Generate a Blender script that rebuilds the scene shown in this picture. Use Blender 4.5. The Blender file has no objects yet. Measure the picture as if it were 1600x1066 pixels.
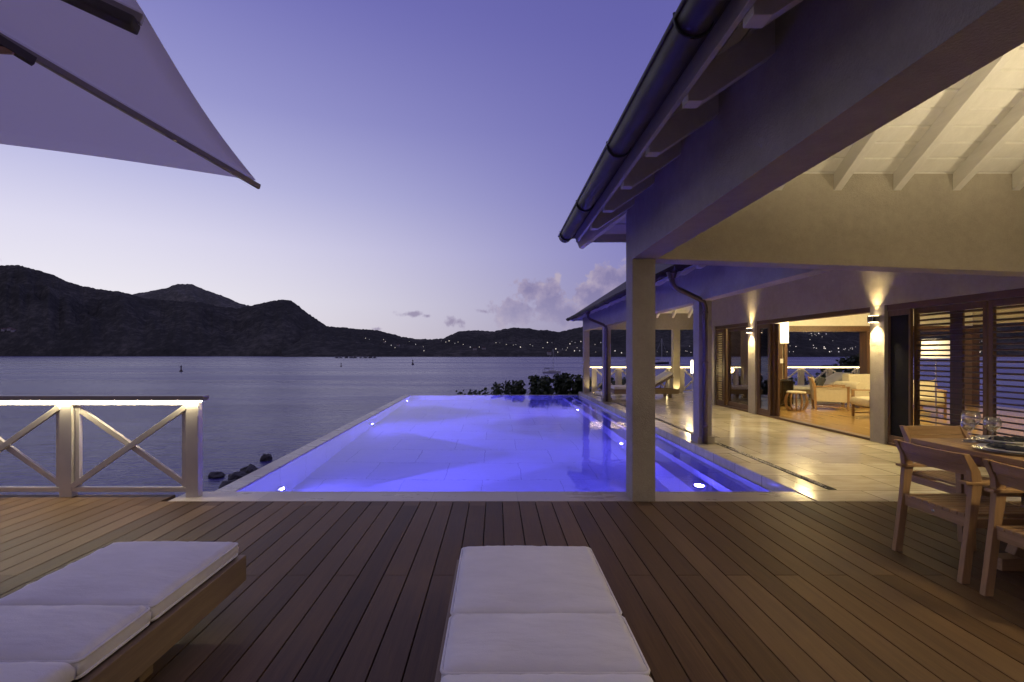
import bpy, bmesh, math, random
from mathutils import Vector, Matrix, noise as mnoise
random.seed(7)
R = math.radians
scene = bpy.context.scene
COL = scene.collection
F, VX, VY, HC = 755.6, 775.0, 553.0, 1.35        # focal length in photo pixels, vanishing point, eye height
def at(px, py, Y):                                # photo direction + distance -> place in the world
    return Vector(((px - VX) / F * Y, Y, HC + (VY - py) / F * Y))
def lin(r, g, b, a=1.0):
    f = lambda c: (c / 12.92 if c <= .04045 else ((c + .055) / 1.055) ** 2.4)
    return (f(r / 255), f(g / 255), f(b / 255), a)

# ------------------------------------------------------------------ node helpers
class NT:
    def __init__(s, tree): s.t = tree; s.n = tree.nodes; s.l = tree.links
    def add(s, typ, **kw):
        n = s.n.new(typ)
        for k, v in kw.items():
            if k.startswith('i_'):
                n.inputs[int(k[2:]) if k[2:].isdigit() else k[2:].replace('_', ' ')].default_value = v
            else: setattr(n, k, v)
        return n
    def val(s, x, sock):
        if isinstance(x, (int, float)): sock.default_value = x
        elif isinstance(x, (tuple, list)): sock.default_value = x
        else: s.l.new(x, sock)
    def m(s, op, a, b=None, c=None, clamp=False):
        n = s.n.new('ShaderNodeMath'); n.operation = op; n.use_clamp = clamp
        s.val(a, n.inputs[0])
        if b is not None: s.val(b, n.inputs[1])
        if c is not None: s.val(c, n.inputs[2])
        return n.outputs[0]
    def vm(s, op, a, b=None):
        n = s.n.new('ShaderNodeVectorMath'); n.operation = op
        s.val(a, n.inputs[0])
        if b is not None: s.val(b, n.inputs[1])
        return n.outputs[1] if op in ('DOT_PRODUCT', 'LENGTH', 'DISTANCE') else n.outputs[0]
    def mapr(s, x, a, b, c=0., d=1., smooth=False):
        n = s.n.new('ShaderNodeMapRange')
        if smooth: n.interpolation_type = 'SMOOTHSTEP'
        s.val(x, n.inputs[0])
        for i, v in enumerate((a, b, c, d)): n.inputs[i + 1].default_value = v
        return n.outputs[0]
    def ramp(s, x, stops):
        n = s.n.new('ShaderNodeValToRGB'); cr = n.color_ramp
        while len(cr.elements) > 1: cr.elements.remove(cr.elements[-1])
        cr.elements[0].position, cr.elements[0].color = stops[0]
        for p, c in stops[1:]:
            e = cr.elements.new(p); e.color = c
        s.val(x, n.inputs[0]); return n.outputs[0]
    def mix(s, f, a, b, blend='MIX'):
        n = s.n.new('ShaderNodeMix'); n.data_type = 'RGBA'; n.blend_type = blend
        s.val(f, n.inputs[0]); s.val(a, n.inputs[6]); s.val(b, n.inputs[7]); return n.outputs[2]
    def noise(s, vec, scale, detail=4, rough=.55):
        n = s.n.new('ShaderNodeTexNoise')
        s.l.new(vec, n.inputs['Vector']); n.inputs['Scale'].default_value = scale
        n.inputs['Detail'].default_value = detail; n.inputs['Roughness'].default_value = rough
        return n.outputs[0]
    def scale(s, vec, sx, sy, sz):
        n = s.n.new('ShaderNodeMapping'); s.l.new(vec, n.inputs[0]); n.inputs['Scale'].default_value = (sx, sy, sz)
        return n.outputs[0]
    def bump(s, h, strength=.3, dist=.01):
        n = s.n.new('ShaderNodeBump'); s.l.new(h, n.inputs['Height'])
        n.inputs['Strength'].default_value = strength; n.inputs['Distance'].default_value = dist
        return n.outputs[0]
def new_mat(name):
    m = bpy.data.materials.new(name); m.use_nodes = True
    nt = NT(m.node_tree); b = m.node_tree.nodes['Principled BSDF']
    co = nt.add('ShaderNodeTexCoord').outputs['Object']
    return m, nt, b, co

def mat_plain(name, c, rough=.5, metal=0., var=.12, scale=8., bump=.0, bscale=60., spec=None):
    m, nt, b, co = new_mat(name)
    n = nt.noise(co, scale, 5)
    c4 = (*c, 1.)
    dark = tuple(x * (1 - var) for x in c) + (1.,); lite = tuple(min(1, x * (1 + var)) for x in c) + (1.,)
    nt.l.new(nt.ramp(n, [(.3, dark), (.7, lite)]), b.inputs['Base Color'])
    nt.l.new(nt.mapr(n, .3, .7, rough * .88, min(1, rough * 1.12)), b.inputs['Roughness'])
    b.inputs['Metallic'].default_value = metal
    if spec is not None: b.inputs['Specular IOR Level'].default_value = spec
    if bump:
        nt.l.new(nt.bump(nt.noise(co, bscale, 4, .6), bump, .01), b.inputs['Normal'])
    return m
def mat_wood(name, c0, c1, axis='y', rough=.5, grain=1., bump=.15):
    m, nt, b, co = new_mat(name)
    st = {'x': (1.2, 22, 22), 'y': (22, 1.2, 22), 'z': (22, 22, 1.2)}[axis]
    v = nt.scale(co, *[s * grain for s in st])
    n1 = nt.noise(v, 1., 6, .65); n2 = nt.noise(nt.scale(co, *[s * grain * 5 for s in st]), 1., 3, .6)
    f = nt.m('ADD', nt.m('MULTIPLY', n1, .72), nt.m('MULTIPLY', n2, .28))
    nt.l.new(nt.ramp(f, [(.3, (*c0, 1)), (.52, (*[(a + d) / 2 for a, d in zip(c0, c1)], 1)), (.72, (*c1, 1))]), b.inputs['Base Color'])
    nt.l.new(nt.mapr(f, .3, .7, rough * .85, rough * 1.15), b.inputs['Roughness'])
    nt.l.new(nt.bump(f, bump, .004), b.inputs['Normal'])
    return m
def mat_emit(name, c, s, face=(.8, .8, .8)):
    m, nt, b, co = new_mat(name)
    b.inputs['Base Color'].default_value = (*face, 1)
    b.inputs['Emission Color'].default_value = (*c, 1); b.inputs['Emission Strength'].default_value = s
    return m
def mat_glass(name, tint=(.8, .8, .8), k=1.0):
    m, nt, b, co = new_mat(name); nt.n.remove(b)
    tr = nt.add('ShaderNodeBsdfTransparent'); tr.inputs[0].default_value = (*tint, 1)
    gl = nt.add('ShaderNodeBsdfGlossy'); gl.inputs['Roughness'].default_value = .01
    lw = nt.add('ShaderNodeLayerWeight'); lw.inputs[0].default_value = .5
    fr_ = nt.m('ADD', nt.m('MULTIPLY', nt.m('POWER', lw.outputs['Facing'], 2.2), .9), .11)
    mx = nt.add('ShaderNodeMixShader')
    nt.l.new(nt.m('MULTIPLY', fr_, k, clamp=True), mx.inputs[0]); nt.l.new(tr.outputs[0], mx.inputs[1]); nt.l.new(gl.outputs[0], mx.inputs[2])
    nt.l.new(mx.outputs[0], nt.n['Material Output'].inputs[0])
    return m

# ------------------------------------------------------------------ materials
M = {}
def mk_stucco(name, c):
    m, nt, b, co = new_mat(name)
    n = nt.noise(co, 1.6, 6, .6); n2 = nt.noise(co, 90, 4, .7); n3 = nt.noise(co, 14, 5, .6)
    f = nt.m('ADD', nt.m('MULTIPLY', n, .5), nt.m('ADD', nt.m('MULTIPLY', n3, .25), nt.m('MULTIPLY', n2, .25)))
    nt.l.new(nt.ramp(f, [(.3, (*[x * .74 for x in c], 1)), (.7, (*[x * 1.22 for x in c], 1))]), b.inputs['Base Color'])
    b.inputs['Roughness'].default_value = .85
    nt.l.new(nt.bump(nt.m('ADD', n2, nt.m('MULTIPLY', n3, .6)), .9, .008), b.inputs['Normal'])
    return m
M['stucco'] = mk_stucco('taupe_stucco', (.37, .33, .27))
M['cream_wall'] = mk_stucco('cream_wall', (.6, .53, .42))
M['white_wood'] = mat_wood('white_painted_wood', (.62, .59, .54), (.74, .71, .66), 'y', .45, .5, .08)
M['soffit'] = mat_wood('painted_soffit', (.5, .47, .43), (.6, .57, .52), 'x', .6, .5, .08)
M['gutter'] = mat_plain('dark_brown_metal', (.032, .019, .015), .45, .2, .2, 6, spec=.2)
M['pipe'] = mat_plain('brown_painted_pipe', (.1, .07, .07), .35, .3, .2, 6)
M['mahogany_y'] = mat_wood('mahogany_along', (.06, .03, .015), (.14, .07, .036), 'y', .45)
M['slat'] = mat_wood('dark_louvre_wood', (.03, .016, .009), (.075, .038, .02), 'y', .5)
M['mahogany_z'] = mat_wood('mahogany_upright', (.06, .03, .015), (.14, .07, .036), 'z', .45)
M['teak_x'] = mat_wood('teak_x', (.25, .145, .062), (.47, .29, .145), 'x', .6)
M['teak_y'] = mat_wood('teak_y', (.25, .145, .062), (.47, .29, .145), 'y', .6)
M['teak_z'] = mat_wood('teak_z', (.25, .145, .062), (.47, .29, .145), 'z', .6)
M['lounger_wood'] = mat_wood('lounger_teak', (.17, .115, .065), (.31, .225, .135), 'y', .55)
M['floor_wood'] = mat_wood('indoor_floor', (.32, .2, .07), (.5, .33, .13), 'y', .25, .6, .04)
M['rail'] = mat_plain('warm_white_aluminium', (.6, .565, .5), .38, .25, .06, 5)
M['handrail'] = mat_plain('taupe_handrail', (.3, .265, .24), .4, .2, .1, 5)
M['black'] = mat_plain('dark_hardware', (.02, .02, .022), .3, .4, .1)
M['sleeve'] = mat_plain('dark_taupe_sleeve', (.11, .1, .1), .9, 0, .2, 8, spec=.1)
M['screen'] = mat_plain('black_screen', (.006, .006, .007), .7, 0, .2, 8, spec=.15)
M['steel'] = mat_plain('brushed_steel', (.62, .6, .58), .25, 1., .08)
M['plate'] = mat_plain('white_porcelain', (.75, .75, .74), .12, 0, .03)
M['napkin'] = mat_plain('navy_linen', (.012, .014, .03), .9, 0, .2, 30, .4, 200)
M['cream_fabric'] = mat_plain('cream_linen', (.68, .62, .5), .9, 0, .06, 20, .3, 180)
M['dark_cushion'] = mat_plain('slate_linen', (.05, .055, .07), .9, 0, .15, 20, .3, 180)
M['white_shade'] = mat_emit('lit_lampshade', (1., .8, .5), 1.6)
M['glass_dark'] = mat_glass('dark_door_glass', (.45, .43, .42), 1.1)
M['glass_clear'] = mat_glass('wine_glass', (.97, .97, .97), 1.4)
M['led'] = mat_emit('warm_led_strip', (1., .84, .52), 120.)
M['led_far'] = mat_emit('warm_led_strip_far', (1., .74, .38), 24.)
M['lens_warm'] = mat_emit('warm_lens', (1., .78, .45), 14.)
M['lens_pool'] = mat_emit('pool_lens', (.55, .55, 1.), 5.)
M['roof'] = mat_plain('cedar_shingles', (.1, .085, .08), .8, 0, .3, 14, .6, 20)
M['rock'] = mat_plain('shore_rock', (.06, .056, .056), .75, 0, .45, 3, .9, 9)
M['concrete'] = mat_plain('rendered_concrete', (.25, .235, .22), .85, 0, .2, 2, .4, 40)
M['white_hull'] = mat_plain('white_gelcoat', (.6, .6, .62), .25, 0, .05)
M['dark_hull'] = mat_plain('navy_hull', (.03, .035, .06), .25, 0, .1)
M['mast'] = mat_plain('alloy_mast', (.5, .5, .52), .35, .8, .05)
M['buoy'] = mat_plain('buoy_paint', (.05, .025, .025), .5, 0, .2)
M['lamp_far'] = mat_emit('far_lamp', (1., .88, .7), 1.05)
M['lamp_faint'] = mat_emit('faint_far_lamp', (.95, .9, .85), .5)
M['house_pale'] = mat_plain('pale_render', (.4, .38, .38), .8, 0, .15)
M['house_roof'] = mat_plain('rust_roof', (.16, .1, .09), .8, 0, .2)
M['bark'] = mat_plain('bark', (.09, .07, .055), .9, 0, .3, 10, .6, 30)
M['drain'] = mat_plain('dark_channel', (.02, .018, .016), .8)
M['pebble'] = mat_plain('white_pebbles', (.55, .52, .48), .7, 0, .35, 60)
M['table_iron'] = M['black']

# cushion canvas
m, nt, b, co = new_mat('off_white_canvas')
w = nt.noise(nt.scale(co, 320, 320, 320), 1., 2); wr = nt.noise(nt.scale(co, 4, 9, 4), 1., 3, .5)
nt.l.new(nt.ramp(wr, [(.3, (.78, .76, .73, 1)), (.7, (.86, .84, .81, 1))]), b.inputs['Base Color'])
b.inputs['Roughness'].default_value = .95; b.inputs['Specular IOR Level'].default_value = .15
b.inputs['Sheen Weight'].default_value = .15
nt.l.new(nt.bump(nt.m('ADD', nt.m('MULTIPLY', w, .14), nt.m('ADD', wr, nt.m('MULTIPLY', nt.noise(nt.scale(co, 14, 40, 14), 1., 3, .6), .3))), .55, .014), b.inputs['Normal'])
M['canvas'] = m
# parasol cloth
m, nt, b, co = new_mat('parasol_cloth')
w = nt.noise(nt.scale(co, 300, 300, 300), 1., 2)
b.inputs['Base Color'].default_value = (.8, .76, .77, 1); b.inputs['Roughness'].default_value = .95
b.inputs['Specular IOR Level'].default_value = .1
tl = nt.add('ShaderNodeBsdfTranslucent'); tl.inputs[0].default_value = (.9, .86, .9, 1)
mx = nt.add('ShaderNodeMixShader'); mx.inputs[0].default_value = .8
nt.l.new(b.outputs[0], mx.inputs[1]); nt.l.new(tl.outputs[0], mx.inputs[2]); nt.l.new(mx.outputs[0], nt.n['Material Output'].inputs[0])
nt.l.new(nt.bump(w, .15, .004), b.inputs['Normal'])
M['cloth'] = m
# deck boards
PITCH, PH = .149, -.091
m, nt, b, co = new_mat('ipe_decking')
sx = nt.add('ShaderNodeSeparateXYZ'); nt.l.new(co, sx.inputs[0])
idx = nt.m('FLOOR', nt.m('DIVIDE', nt.m('SUBTRACT', sx.outputs[0], PH), PITCH))
par = nt.m('MODULO', nt.m('ABSOLUTE', idx), 2.)
seg = nt.m('FLOOR', nt.m('DIVIDE', nt.m('ADD', sx.outputs[1], nt.m('MULTIPLY', par, 1.6)), 2.95))
wn = nt.add('ShaderNodeTexWhiteNoise', noise_dimensions='2D')
cb = nt.add('ShaderNodeCombineXYZ'); nt.l.new(idx, cb.inputs[0]); nt.l.new(seg, cb.inputs[1]); nt.l.new(cb.outputs[0], wn.inputs['Vector'])
off = nt.vm('ADD', co, nt.vm('MULTIPLY', wn.outputs[1], (0, 40, 40)))
g = nt.noise(nt.scale(off, 30, 1.3, 20), 1., 6, .65); g2 = nt.noise(nt.scale(off, 160, 5, 20), 1., 3, .6)
st = nt.noise(nt.scale(co, 1.1, .8, 1), 1., 4, .6)
f = nt.m('ADD', nt.m('MULTIPLY', g, .5), nt.m('ADD', nt.m('MULTIPLY', g2, .18), nt.m('MULTIPLY', wn.outputs[0], .34)))
colr = nt.ramp(f, [(.28, (.06, .034, .017, 1)), (.5, (.124, .075, .037, 1)), (.75, (.2, .126, .064, 1))])
nt.l.new(nt.mix(nt.mapr(st, .45, .75, 0, .45), colr, (.125, .085, .052, 1)), b.inputs['Base Color'])
nt.l.new(nt.mapr(nt.m('ADD', nt.m('MULTIPLY', g, .5), nt.m('MULTIPLY', st, .5)), .3, .7, .42, .62), b.inputs['Roughness'])
b.inputs['Specular IOR Level'].default_value = .16
nt.l.new(nt.bump(nt.m('ADD', g, nt.m('MULTIPLY', g2, .5)), .25, .004), b.inputs['Normal'])
M['deck'] = m
# stone: tiles in plan
def mk_tile(name, c0, c1, w, h, rough, mortar=(.3, .27, .22), veins=True, msize=.0035, offs=.5, fx=.0):
    m, nt, b, co = new_mat(name)
    br = nt.add('ShaderNodeTexBrick'); br.offset = offs
    nt.l.new(nt.vm('ADD', co, (fx, .03, 0)), br.inputs['Vector'])
    br.inputs['Scale'].default_value = 1.; br.inputs['Brick Width'].default_value = w; br.inputs['Row Height'].default_value = h
    br.inputs['Mortar Size'].default_value = msize; br.inputs['Mortar Smooth'].default_value = .2; br.inputs['Bias'].default_value = 0
    br.inputs['Color1'].default_value = (.0, .0, .0, 1); br.inputs['Color2'].default_value = (1, 1, 1, 1); br.inputs['Mortar'].default_value = (.5, .5, .5, 1)
    ve = nt.noise(nt.scale(co, 2.2, 9, 4), 1., 8, .7); cl = nt.noise(co, 1.4, 5, .6)
    bw = nt.add('ShaderNodeRGBToBW'); nt.l.new(br.outputs[0], bw.inputs[0])
    f = nt.m('ADD', nt.m('MULTIPLY', ve, .5), nt.m('ADD', nt.m('MULTIPLY', cl, .3), nt.m('MULTIPLY', bw.outputs[0], .2)))
    colr = nt.ramp(f, [(.3, (*c0, 1)), (.7, (*c1, 1))])
    nt.l.new(nt.mix(br.outputs[1], colr, (*mortar, 1)), b.inputs['Base Color'])
    nt.l.new(nt.mapr(nt.m('ADD', ve, cl), .75, 1.3, rough * .7, rough * 1.5), b.inputs['Roughness'])
    nt.l.new(nt.bump(nt.m('ADD', nt.m('MULTIPLY', br.outputs[1], -1.), nt.m('MULTIPLY', nt.noise(co, 5, 3), .25)), .12, .004), b.inputs['Normal'])
    return m
M['travertine'] = mk_tile('polished_travertine', (.38, .33, .25), (.72, .66, .54), .9, .6, .15, (.2, .17, .13), msize=.006)
M['coping'] = mk_tile('travertine_coping', (.36, .31, .25), (.54, .48, .4), .8, 9., .3, fx=.2)
M['pool_tile'] = mk_tile('pale_pool_tile', (.4, .4, .44), (.48, .48, .52), 1.15, .9, .5, (.24, .24, .28), msize=.006, fx=.2)
# pool water
m, nt, b, co = new_mat('pool_water'); nt.n.remove(b)
rf = nt.add('ShaderNodeBsdfRefraction'); rf.inputs['Color'].default_value = (.45, .46, 1, 1); rf.inputs['IOR'].default_value = 1.33; rf.inputs['Roughness'].default_value = .01
gl = nt.add('ShaderNodeBsdfGlossy'); gl.inputs['Roughness'].default_value = .03
fr = nt.add('ShaderNodeFresnel'); fr.inputs[0].default_value = 1.33
mx = nt.add('ShaderNodeMixShader'); nt.l.new(nt.m('MULTIPLY', fr.outputs[0], .86), mx.inputs[0]); nt.l.new(rf.outputs[0], mx.inputs[1]); nt.l.new(gl.outputs[0], mx.inputs[2])
nt.l.new(mx.outputs[0], nt.n['Material Output'].inputs[0])
nb = nt.bump(nt.m('ADD', nt.noise(nt.scale(co, 1, .6, 1), 2.2, 2), nt.m('MULTIPLY', nt.noise(co, 9, 2), .16)), .3, .02)
for q_ in (rf, gl, fr): nt.l.new(nb, q_.inputs['Normal'])
M['pool_water'] = m
# sea
m, nt, b, co = new_mat('sea_water')
b.inputs['Base Color'].default_value = (.06, .05, .2, 1); b.inputs['IOR'].default_value = 1.33
b.inputs['Roughness'].default_value = .16
a1 = nt.noise(nt.scale(co, .5, 1.1, 1), 1., 4, .6); a2 = nt.noise(nt.scale(co, .06, .16, 1), 1., 3, .5); a3 = nt.noise(nt.scale(co, 2.2, 3.6, 1), 1., 3, .6)
h = nt.m('ADD', a1, nt.m('ADD', nt.m('MULTIPLY', a2, 2.2), nt.m('MULTIPLY', a3, .28)))
bp = nt.bump(h, .62, .4); nt.l.new(bp, b.inputs['Normal'])
nt.l.new(nt.mapr(nt.noise(nt.scale(co, .006, .035, 1), 1., 4, .6), .38, .62, .45, .85), bp.node.inputs['Strength'])
nt.l.new(nt.mapr(nt.noise(nt.scale(co, .004, .03, 1), 1., 3), .4, .62, .2, .36), b.inputs['Roughness'])
M['sea'] = m
# vegetated hills
def mk_hill(name, k):
    m, nt, b, co = new_mat(name)
    n = nt.noise(co, .05, 8, .75); n2 = nt.noise(co, .006, 5, .6)
    f = nt.m('ADD', nt.m('MULTIPLY', n, .65), nt.m('MULTIPLY', n2, .35))
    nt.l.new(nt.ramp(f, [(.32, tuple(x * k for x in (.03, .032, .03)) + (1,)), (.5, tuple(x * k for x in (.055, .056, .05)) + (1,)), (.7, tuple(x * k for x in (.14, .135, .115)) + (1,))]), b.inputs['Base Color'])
    b.inputs['Roughness'].default_value = 1; b.inputs['Specular IOR Level'].default_value = .0
    nt.l.new(nt.bump(n, 1., 8.), b.inputs['Normal'])
    return m
M['hill'] = mk_hill('dark_scrub', 1.45); M['hill_far'] = mk_hill('hazed_scrub', 2.6)  # back hill: scrub lightened to paint distance haze into its colour
m, nt, b, co = new_mat('leaf')
n = nt.noise(co, 3, 4)
oi = nt.add('ShaderNodeNewGeometry')
nt.l.new(nt.ramp(nt.m('ADD', nt.m('MULTIPLY', n, .5), nt.m('MULTIPLY', oi.outputs['Random Per Island'], .5)), [(.2, (.025, .04, .018, 1)), (.6, (.06, .085, .035, 1)), (.9, (.1, .11, .05, 1))]), b.inputs['Base Color'])
b.inputs['Roughness'].default_value = .45
M['leaf'] = m
m, nt, b, co = new_mat('ground_soil')
n = nt.noise(co, .8, 8, .7)
nt.l.new(nt.ramp(n, [(.3, (.03, .032, .02, 1)), (.55, (.07, .06, .045, 1)), (.75, (.11, .095, .075, 1))]), b.inputs['Base Color'])
b.inputs['Roughness'].default_value = .95; nt.l.new(nt.bump(n, 1., .2), b.inputs['Normal'])
M['soil'] = m

# ------------------------------------------------------------------ mesh builder
def wloc(p):
    v = Vector((0, 0, 0))
    while p is not None: v += p.location; p = p.parent
    return v
class MB:
    def __init__(s): s.v = []; s.f = []
    def hexa(s, p):          # 4 bottom (ccw from above) then 4 top
        o = len(s.v); s.v += [tuple(q) for q in p]
        s.f += [tuple(o + i for i in q) for q in ((3, 2, 1, 0), (4, 5, 6, 7), (0, 1, 5, 4), (1, 2, 6, 5), (2, 3, 7, 6), (3, 0, 4, 7))]
        return s
    def box(s, x0, x1, y0, y1, z0, z1):
        return s.hexa([(x0, y0, z0), (x1, y0, z0), (x1, y1, z0), (x0, y1, z0), (x0, y0, z1), (x1, y0, z1), (x1, y1, z1), (x0, y1, z1)])
    def bar(s, p0, p1, w, h, up=(0, 0, 1)):
        p0, p1 = Vector(p0), Vector(p1); d = (p1 - p0).normalized(); u = Vector(up)
        sd = d.cross(u).normalized() * w / 2; uu = sd.cross(d).normalized() * h / 2
        a = [p0 - sd - uu, p0 + sd - uu, p1 + sd - uu, p1 - sd - uu, p0 - sd + uu, p0 + sd + uu, p1 + sd + uu, p1 - sd + uu]
        return s.hexa(a)
    def prism(s, poly, axis, a, b_):
        o = len(s.v); n = len(poly)
        mk = {'x': lambda t, p: (t, p[0], p[1]), 'y': lambda t, p: (p[0], t, p[1]), 'z': lambda t, p: (p[0], p[1], t)}[axis]
        s.v += [mk(a, p) for p in poly] + [mk(b_, p) for p in poly]
        s.f.append(tuple(o + i for i in range(n))[::-1]); s.f.append(tuple(o + n + i for i in range(n)))
        for i in range(n): j = (i + 1) % n; s.f.append((o + i, o + j, o + n + j, o + n + i))
        return s
    def tube(s, pts, r, seg=10, caps=True):
        pts = [Vector(p) for p in pts]; o = len(s.v); rr = r if isinstance(r, (list, tuple)) else [r] * len(pts)
        pu = None
        for i, p in enumerate(pts):
            d = (pts[min(i + 1, len(pts) - 1)] - pts[max(i - 1, 0)]).normalized()
            if pu is None: pu = d.orthogonal().normalized()
            pu = (pu - d * pu.dot(d)).normalized(); q = d.cross(pu)
            for k in range(seg):
                a = 2 * math.pi * k / seg; s.v.append(tuple(p + (pu * math.cos(a) + q * math.sin(a)) * rr[i]))
        for i in range(len(pts) - 1):
            for k in range(seg):
                k2 = (k + 1) % seg; s.f.append((o + i * seg + k, o + i * seg + k2, o + (i + 1) * seg + k2, o + (i + 1) * seg + k))
        if caps:
            s.f.append(tuple(o + k for k in range(seg))[::-1]); e = o + (len(pts) - 1) * seg; s.f.append(tuple(e + k for k in range(seg)))
        return s
    def lathe(s, prof, seg=24, c=(0, 0, 0), close=True):
        o = len(s.v)
        for r, z in prof:
            for k in range(seg):
                a = 2 * math.pi * k / seg; s.v.append((c[0] + r * math.cos(a), c[1] + r * math.sin(a), c[2] + z))
        for i in range(len(prof) - 1):
            for k in range(seg):
                k2 = (k + 1) % seg; s.f.append((o + i * seg + k, o + i * seg + k2, o + (i + 1) * seg + k2, o + (i + 1) * seg + k))
        if close:
            s.f.append(tuple(o + k for k in range(seg))[::-1]); e = o + (len(prof) - 1) * seg; s.f.append(tuple(e + k for k in range(seg)))
        return s
    def quad(s, a, b_, c, d):
        o = len(s.v); s.v += [tuple(a), tuple(b_), tuple(c), tuple(d)]; s.f.append((o, o + 1, o + 2, o + 3)); return s
    def build(s, name, mat, parent=None, bevel=0., smooth=False, world=True, sub=0, loc=None):
        me = bpy.data.meshes.new(name)
        off = wloc(parent) if (world and parent is not None) else Vector((0, 0, 0))
        if loc is not None: off = Vector(loc)
        me.from_pydata([tuple(Vector(v) - off) for v in s.v], [], s.f); me.validate()
        bm = bmesh.new(); bm.from_mesh(me)
        bmesh.ops.recalc_face_normals(bm, faces=bm.faces)
        if bevel: bmesh.ops.bevel(bm, geom=list(bm.edges), offset=bevel, segments=2, affect='EDGES', profile=.6)
        bm.to_mesh(me); bm.free()
        if smooth:
            for p in me.polygons: p.use_smooth = True
        me.materials.append(mat)
        ob = bpy.data.objects.new(name, me); COL.objects.link(ob)
        if parent is not None: ob.parent = parent
        if loc is not None: ob.location = loc
        if sub:
            md = ob.modifiers.new('Subdivision', 'SUBSURF'); md.levels = md.render_levels = sub
        return ob
def tag(o, label, cat, group=None, kind=None):
    if label: o['label'] = label
    if cat: o['category'] = cat
    if group: o['group'] = group
    if kind: o['kind'] = kind
    return o
def thing(name, label, cat, loc=(0, 0, 0), rz=0., group=None):
    o = bpy.data.objects.new(name, None); o.empty_display_size = .1; COL.objects.link(o)
    o.location = loc; o.rotation_euler.z = rz
    return tag(o, label, cat, group)
def struct(o): o['kind'] = 'structure'; return o
def copy_tree(o, parent=None):
    c = o.copy(); COL.objects.link(c)
    if parent is not None: c.parent = parent
    for ch in [x for x in COL.objects if x.parent == o]: copy_tree(ch, c)
    return c
def lamp(kind, name, loc, energy, color, parent=None, aim=None, size=.1, spot=None, blend=.3):
    d = bpy.data.lights.new(name, kind); d.energy = energy; d.color = color
    if kind == 'AREA': d.shape = 'DISK'; d.size = size
    else: d.shadow_soft_size = size
    if kind == 'SPOT': d.spot_size = R(spot); d.spot_blend = blend
    o = bpy.data.objects.new(name, d); COL.objects.link(o)
    if parent is not None: o.parent = parent
    o.location = Vector(loc) - (wloc(parent) if parent is not None else Vector((0, 0, 0)))
    if aim is not None: o.rotation_euler = Vector(aim).to_track_quat('-Z', 'Y').to_euler()
    return o
WARM = (1., .765, .34)

# ------------------------------------------------------------------ camera
cam = bpy.data.cameras.new('camera'); cam.lens = 17.0; cam.sensor_width = 36; cam.clip_end = 20000; cam.clip_start = .05
cam.shift_x = (800 - VX) / 1600; cam.shift_y = (VY - 533) / 1600
co_ = bpy.data.objects.new('camera', cam); COL.objects.link(co_); co_.location = (0, 0, HC); co_.rotation_euler = (R(90), 0, 0)
scene.camera = co_

# ------------------------------------------------------------------ world: dusk sky
world = bpy.data.worlds.new('World'); scene.world = world; world.use_nodes = True
nt = NT(world.node_tree); bg = nt.n['Background']
gen = nt.add('ShaderNodeTexCoord').outputs['Generated']
d = nt.vm('NORMALIZE', gen)
sp = nt.add('ShaderNodeSeparateXYZ'); nt.l.new(d, sp.inputs[0])
el = nt.m('MAXIMUM', sp.outputs[2], 0.)
flat = nt.vm('NORMALIZE', nt.vm('MULTIPLY', d, (1, 1, 0)))
az = nt.vm('DOT_PRODUCT', flat, Vector((-.74, .67, 0)).normalized()[:])
azf = nt.m('POWER', nt.mapr(az, .42, 1.0, 0, 1), 1.35)
west = nt.ramp(el, [(0, lin(240, 232, 232)), (.1, lin(238, 234, 242)), (.2, lin(222, 219, 240)), (.3, lin(190, 190, 228)), (.42, lin(154, 154, 208)), (.58, lin(118, 117, 186)), (1, lin(74, 72, 140))])
east = nt.ramp(el, [(0, lin(140, 130, 162)), (.08, lin(144, 138, 180)), (.2, lin(135, 132, 190)), (.35, lin(119, 117, 183)), (.55, lin(101, 99, 170)), (1, lin(70, 68, 136))])
sky = nt.mix(azf, east, west)
# cumulus over the far ridge
warp = nt.noise(d, 26., 9, .62)
def blob(px, py, r, ry=None):
    ry = ry or r
    c = Vector(((px - VX) / F, 1, (VY - py) / F))
    u = nt.m('DIVIDE', sp.outputs[0], nt.m('MAXIMUM', sp.outputs[1], .02)); v = nt.m('DIVIDE', sp.outputs[2], nt.m('MAXIMUM', sp.outputs[1], .02))
    du = nt.m('MULTIPLY', nt.m('SUBTRACT', u, c.x), F / r); dv = nt.m('MULTIPLY', nt.m('SUBTRACT', v, c.z), F / ry)
    dist = nt.m('SQRT', nt.m('ADD', nt.m('MULTIPLY', du, du), nt.m('MULTIPLY', dv, dv)))
    return nt.m('SUBTRACT', 1., dist)
def union(bl):
    acc = bl[0]
    for q in bl[1:]: acc = nt.m('MAXIMUM', acc, q)
    return acc
big = union([blob(*q) for q in ((826, 455, 36, 30), (858, 474, 42), (805, 488, 52, 26), (880, 492, 60, 28), (948, 432, 38, 28), (972, 440, 46, 34), (930, 466, 50, 36), (1010, 440, 70, 40), (1000, 490, 90, 40))])
small = union([blob(*q) for q in ((757, 487, 26, 8), (716, 503, 22, 13), (640, 491, 26, 7), (668, 494, 12, 5), (590, 514, 28, 8), (-8, 405, 22, 14), (1200, 400, 60, 30))])
fb = nt.mapr(nt.m('ADD', big, nt.m('MULTIPLY', nt.m('SUBTRACT', warp, .5), 2.6)), .1, .42, 0, 1, True)
fs = nt.mapr(nt.m('ADD', small, nt.m('MULTIPLY', nt.m('SUBTRACT', warp, .5), 3.2)), .3, 1.0, 0, .75, True)
inner = nt.mapr(nt.m('ADD', big, nt.m('MULTIPLY', nt.m('SUBTRACT', nt.noise(d, 44., 6, .6), .5), 2.2)), -.1, .9)
ccol = nt.ramp(inner, [(0, lin(186, 172, 188)), (.45, lin(160, 148, 178)), (1, lin(132, 124, 164))])
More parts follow.
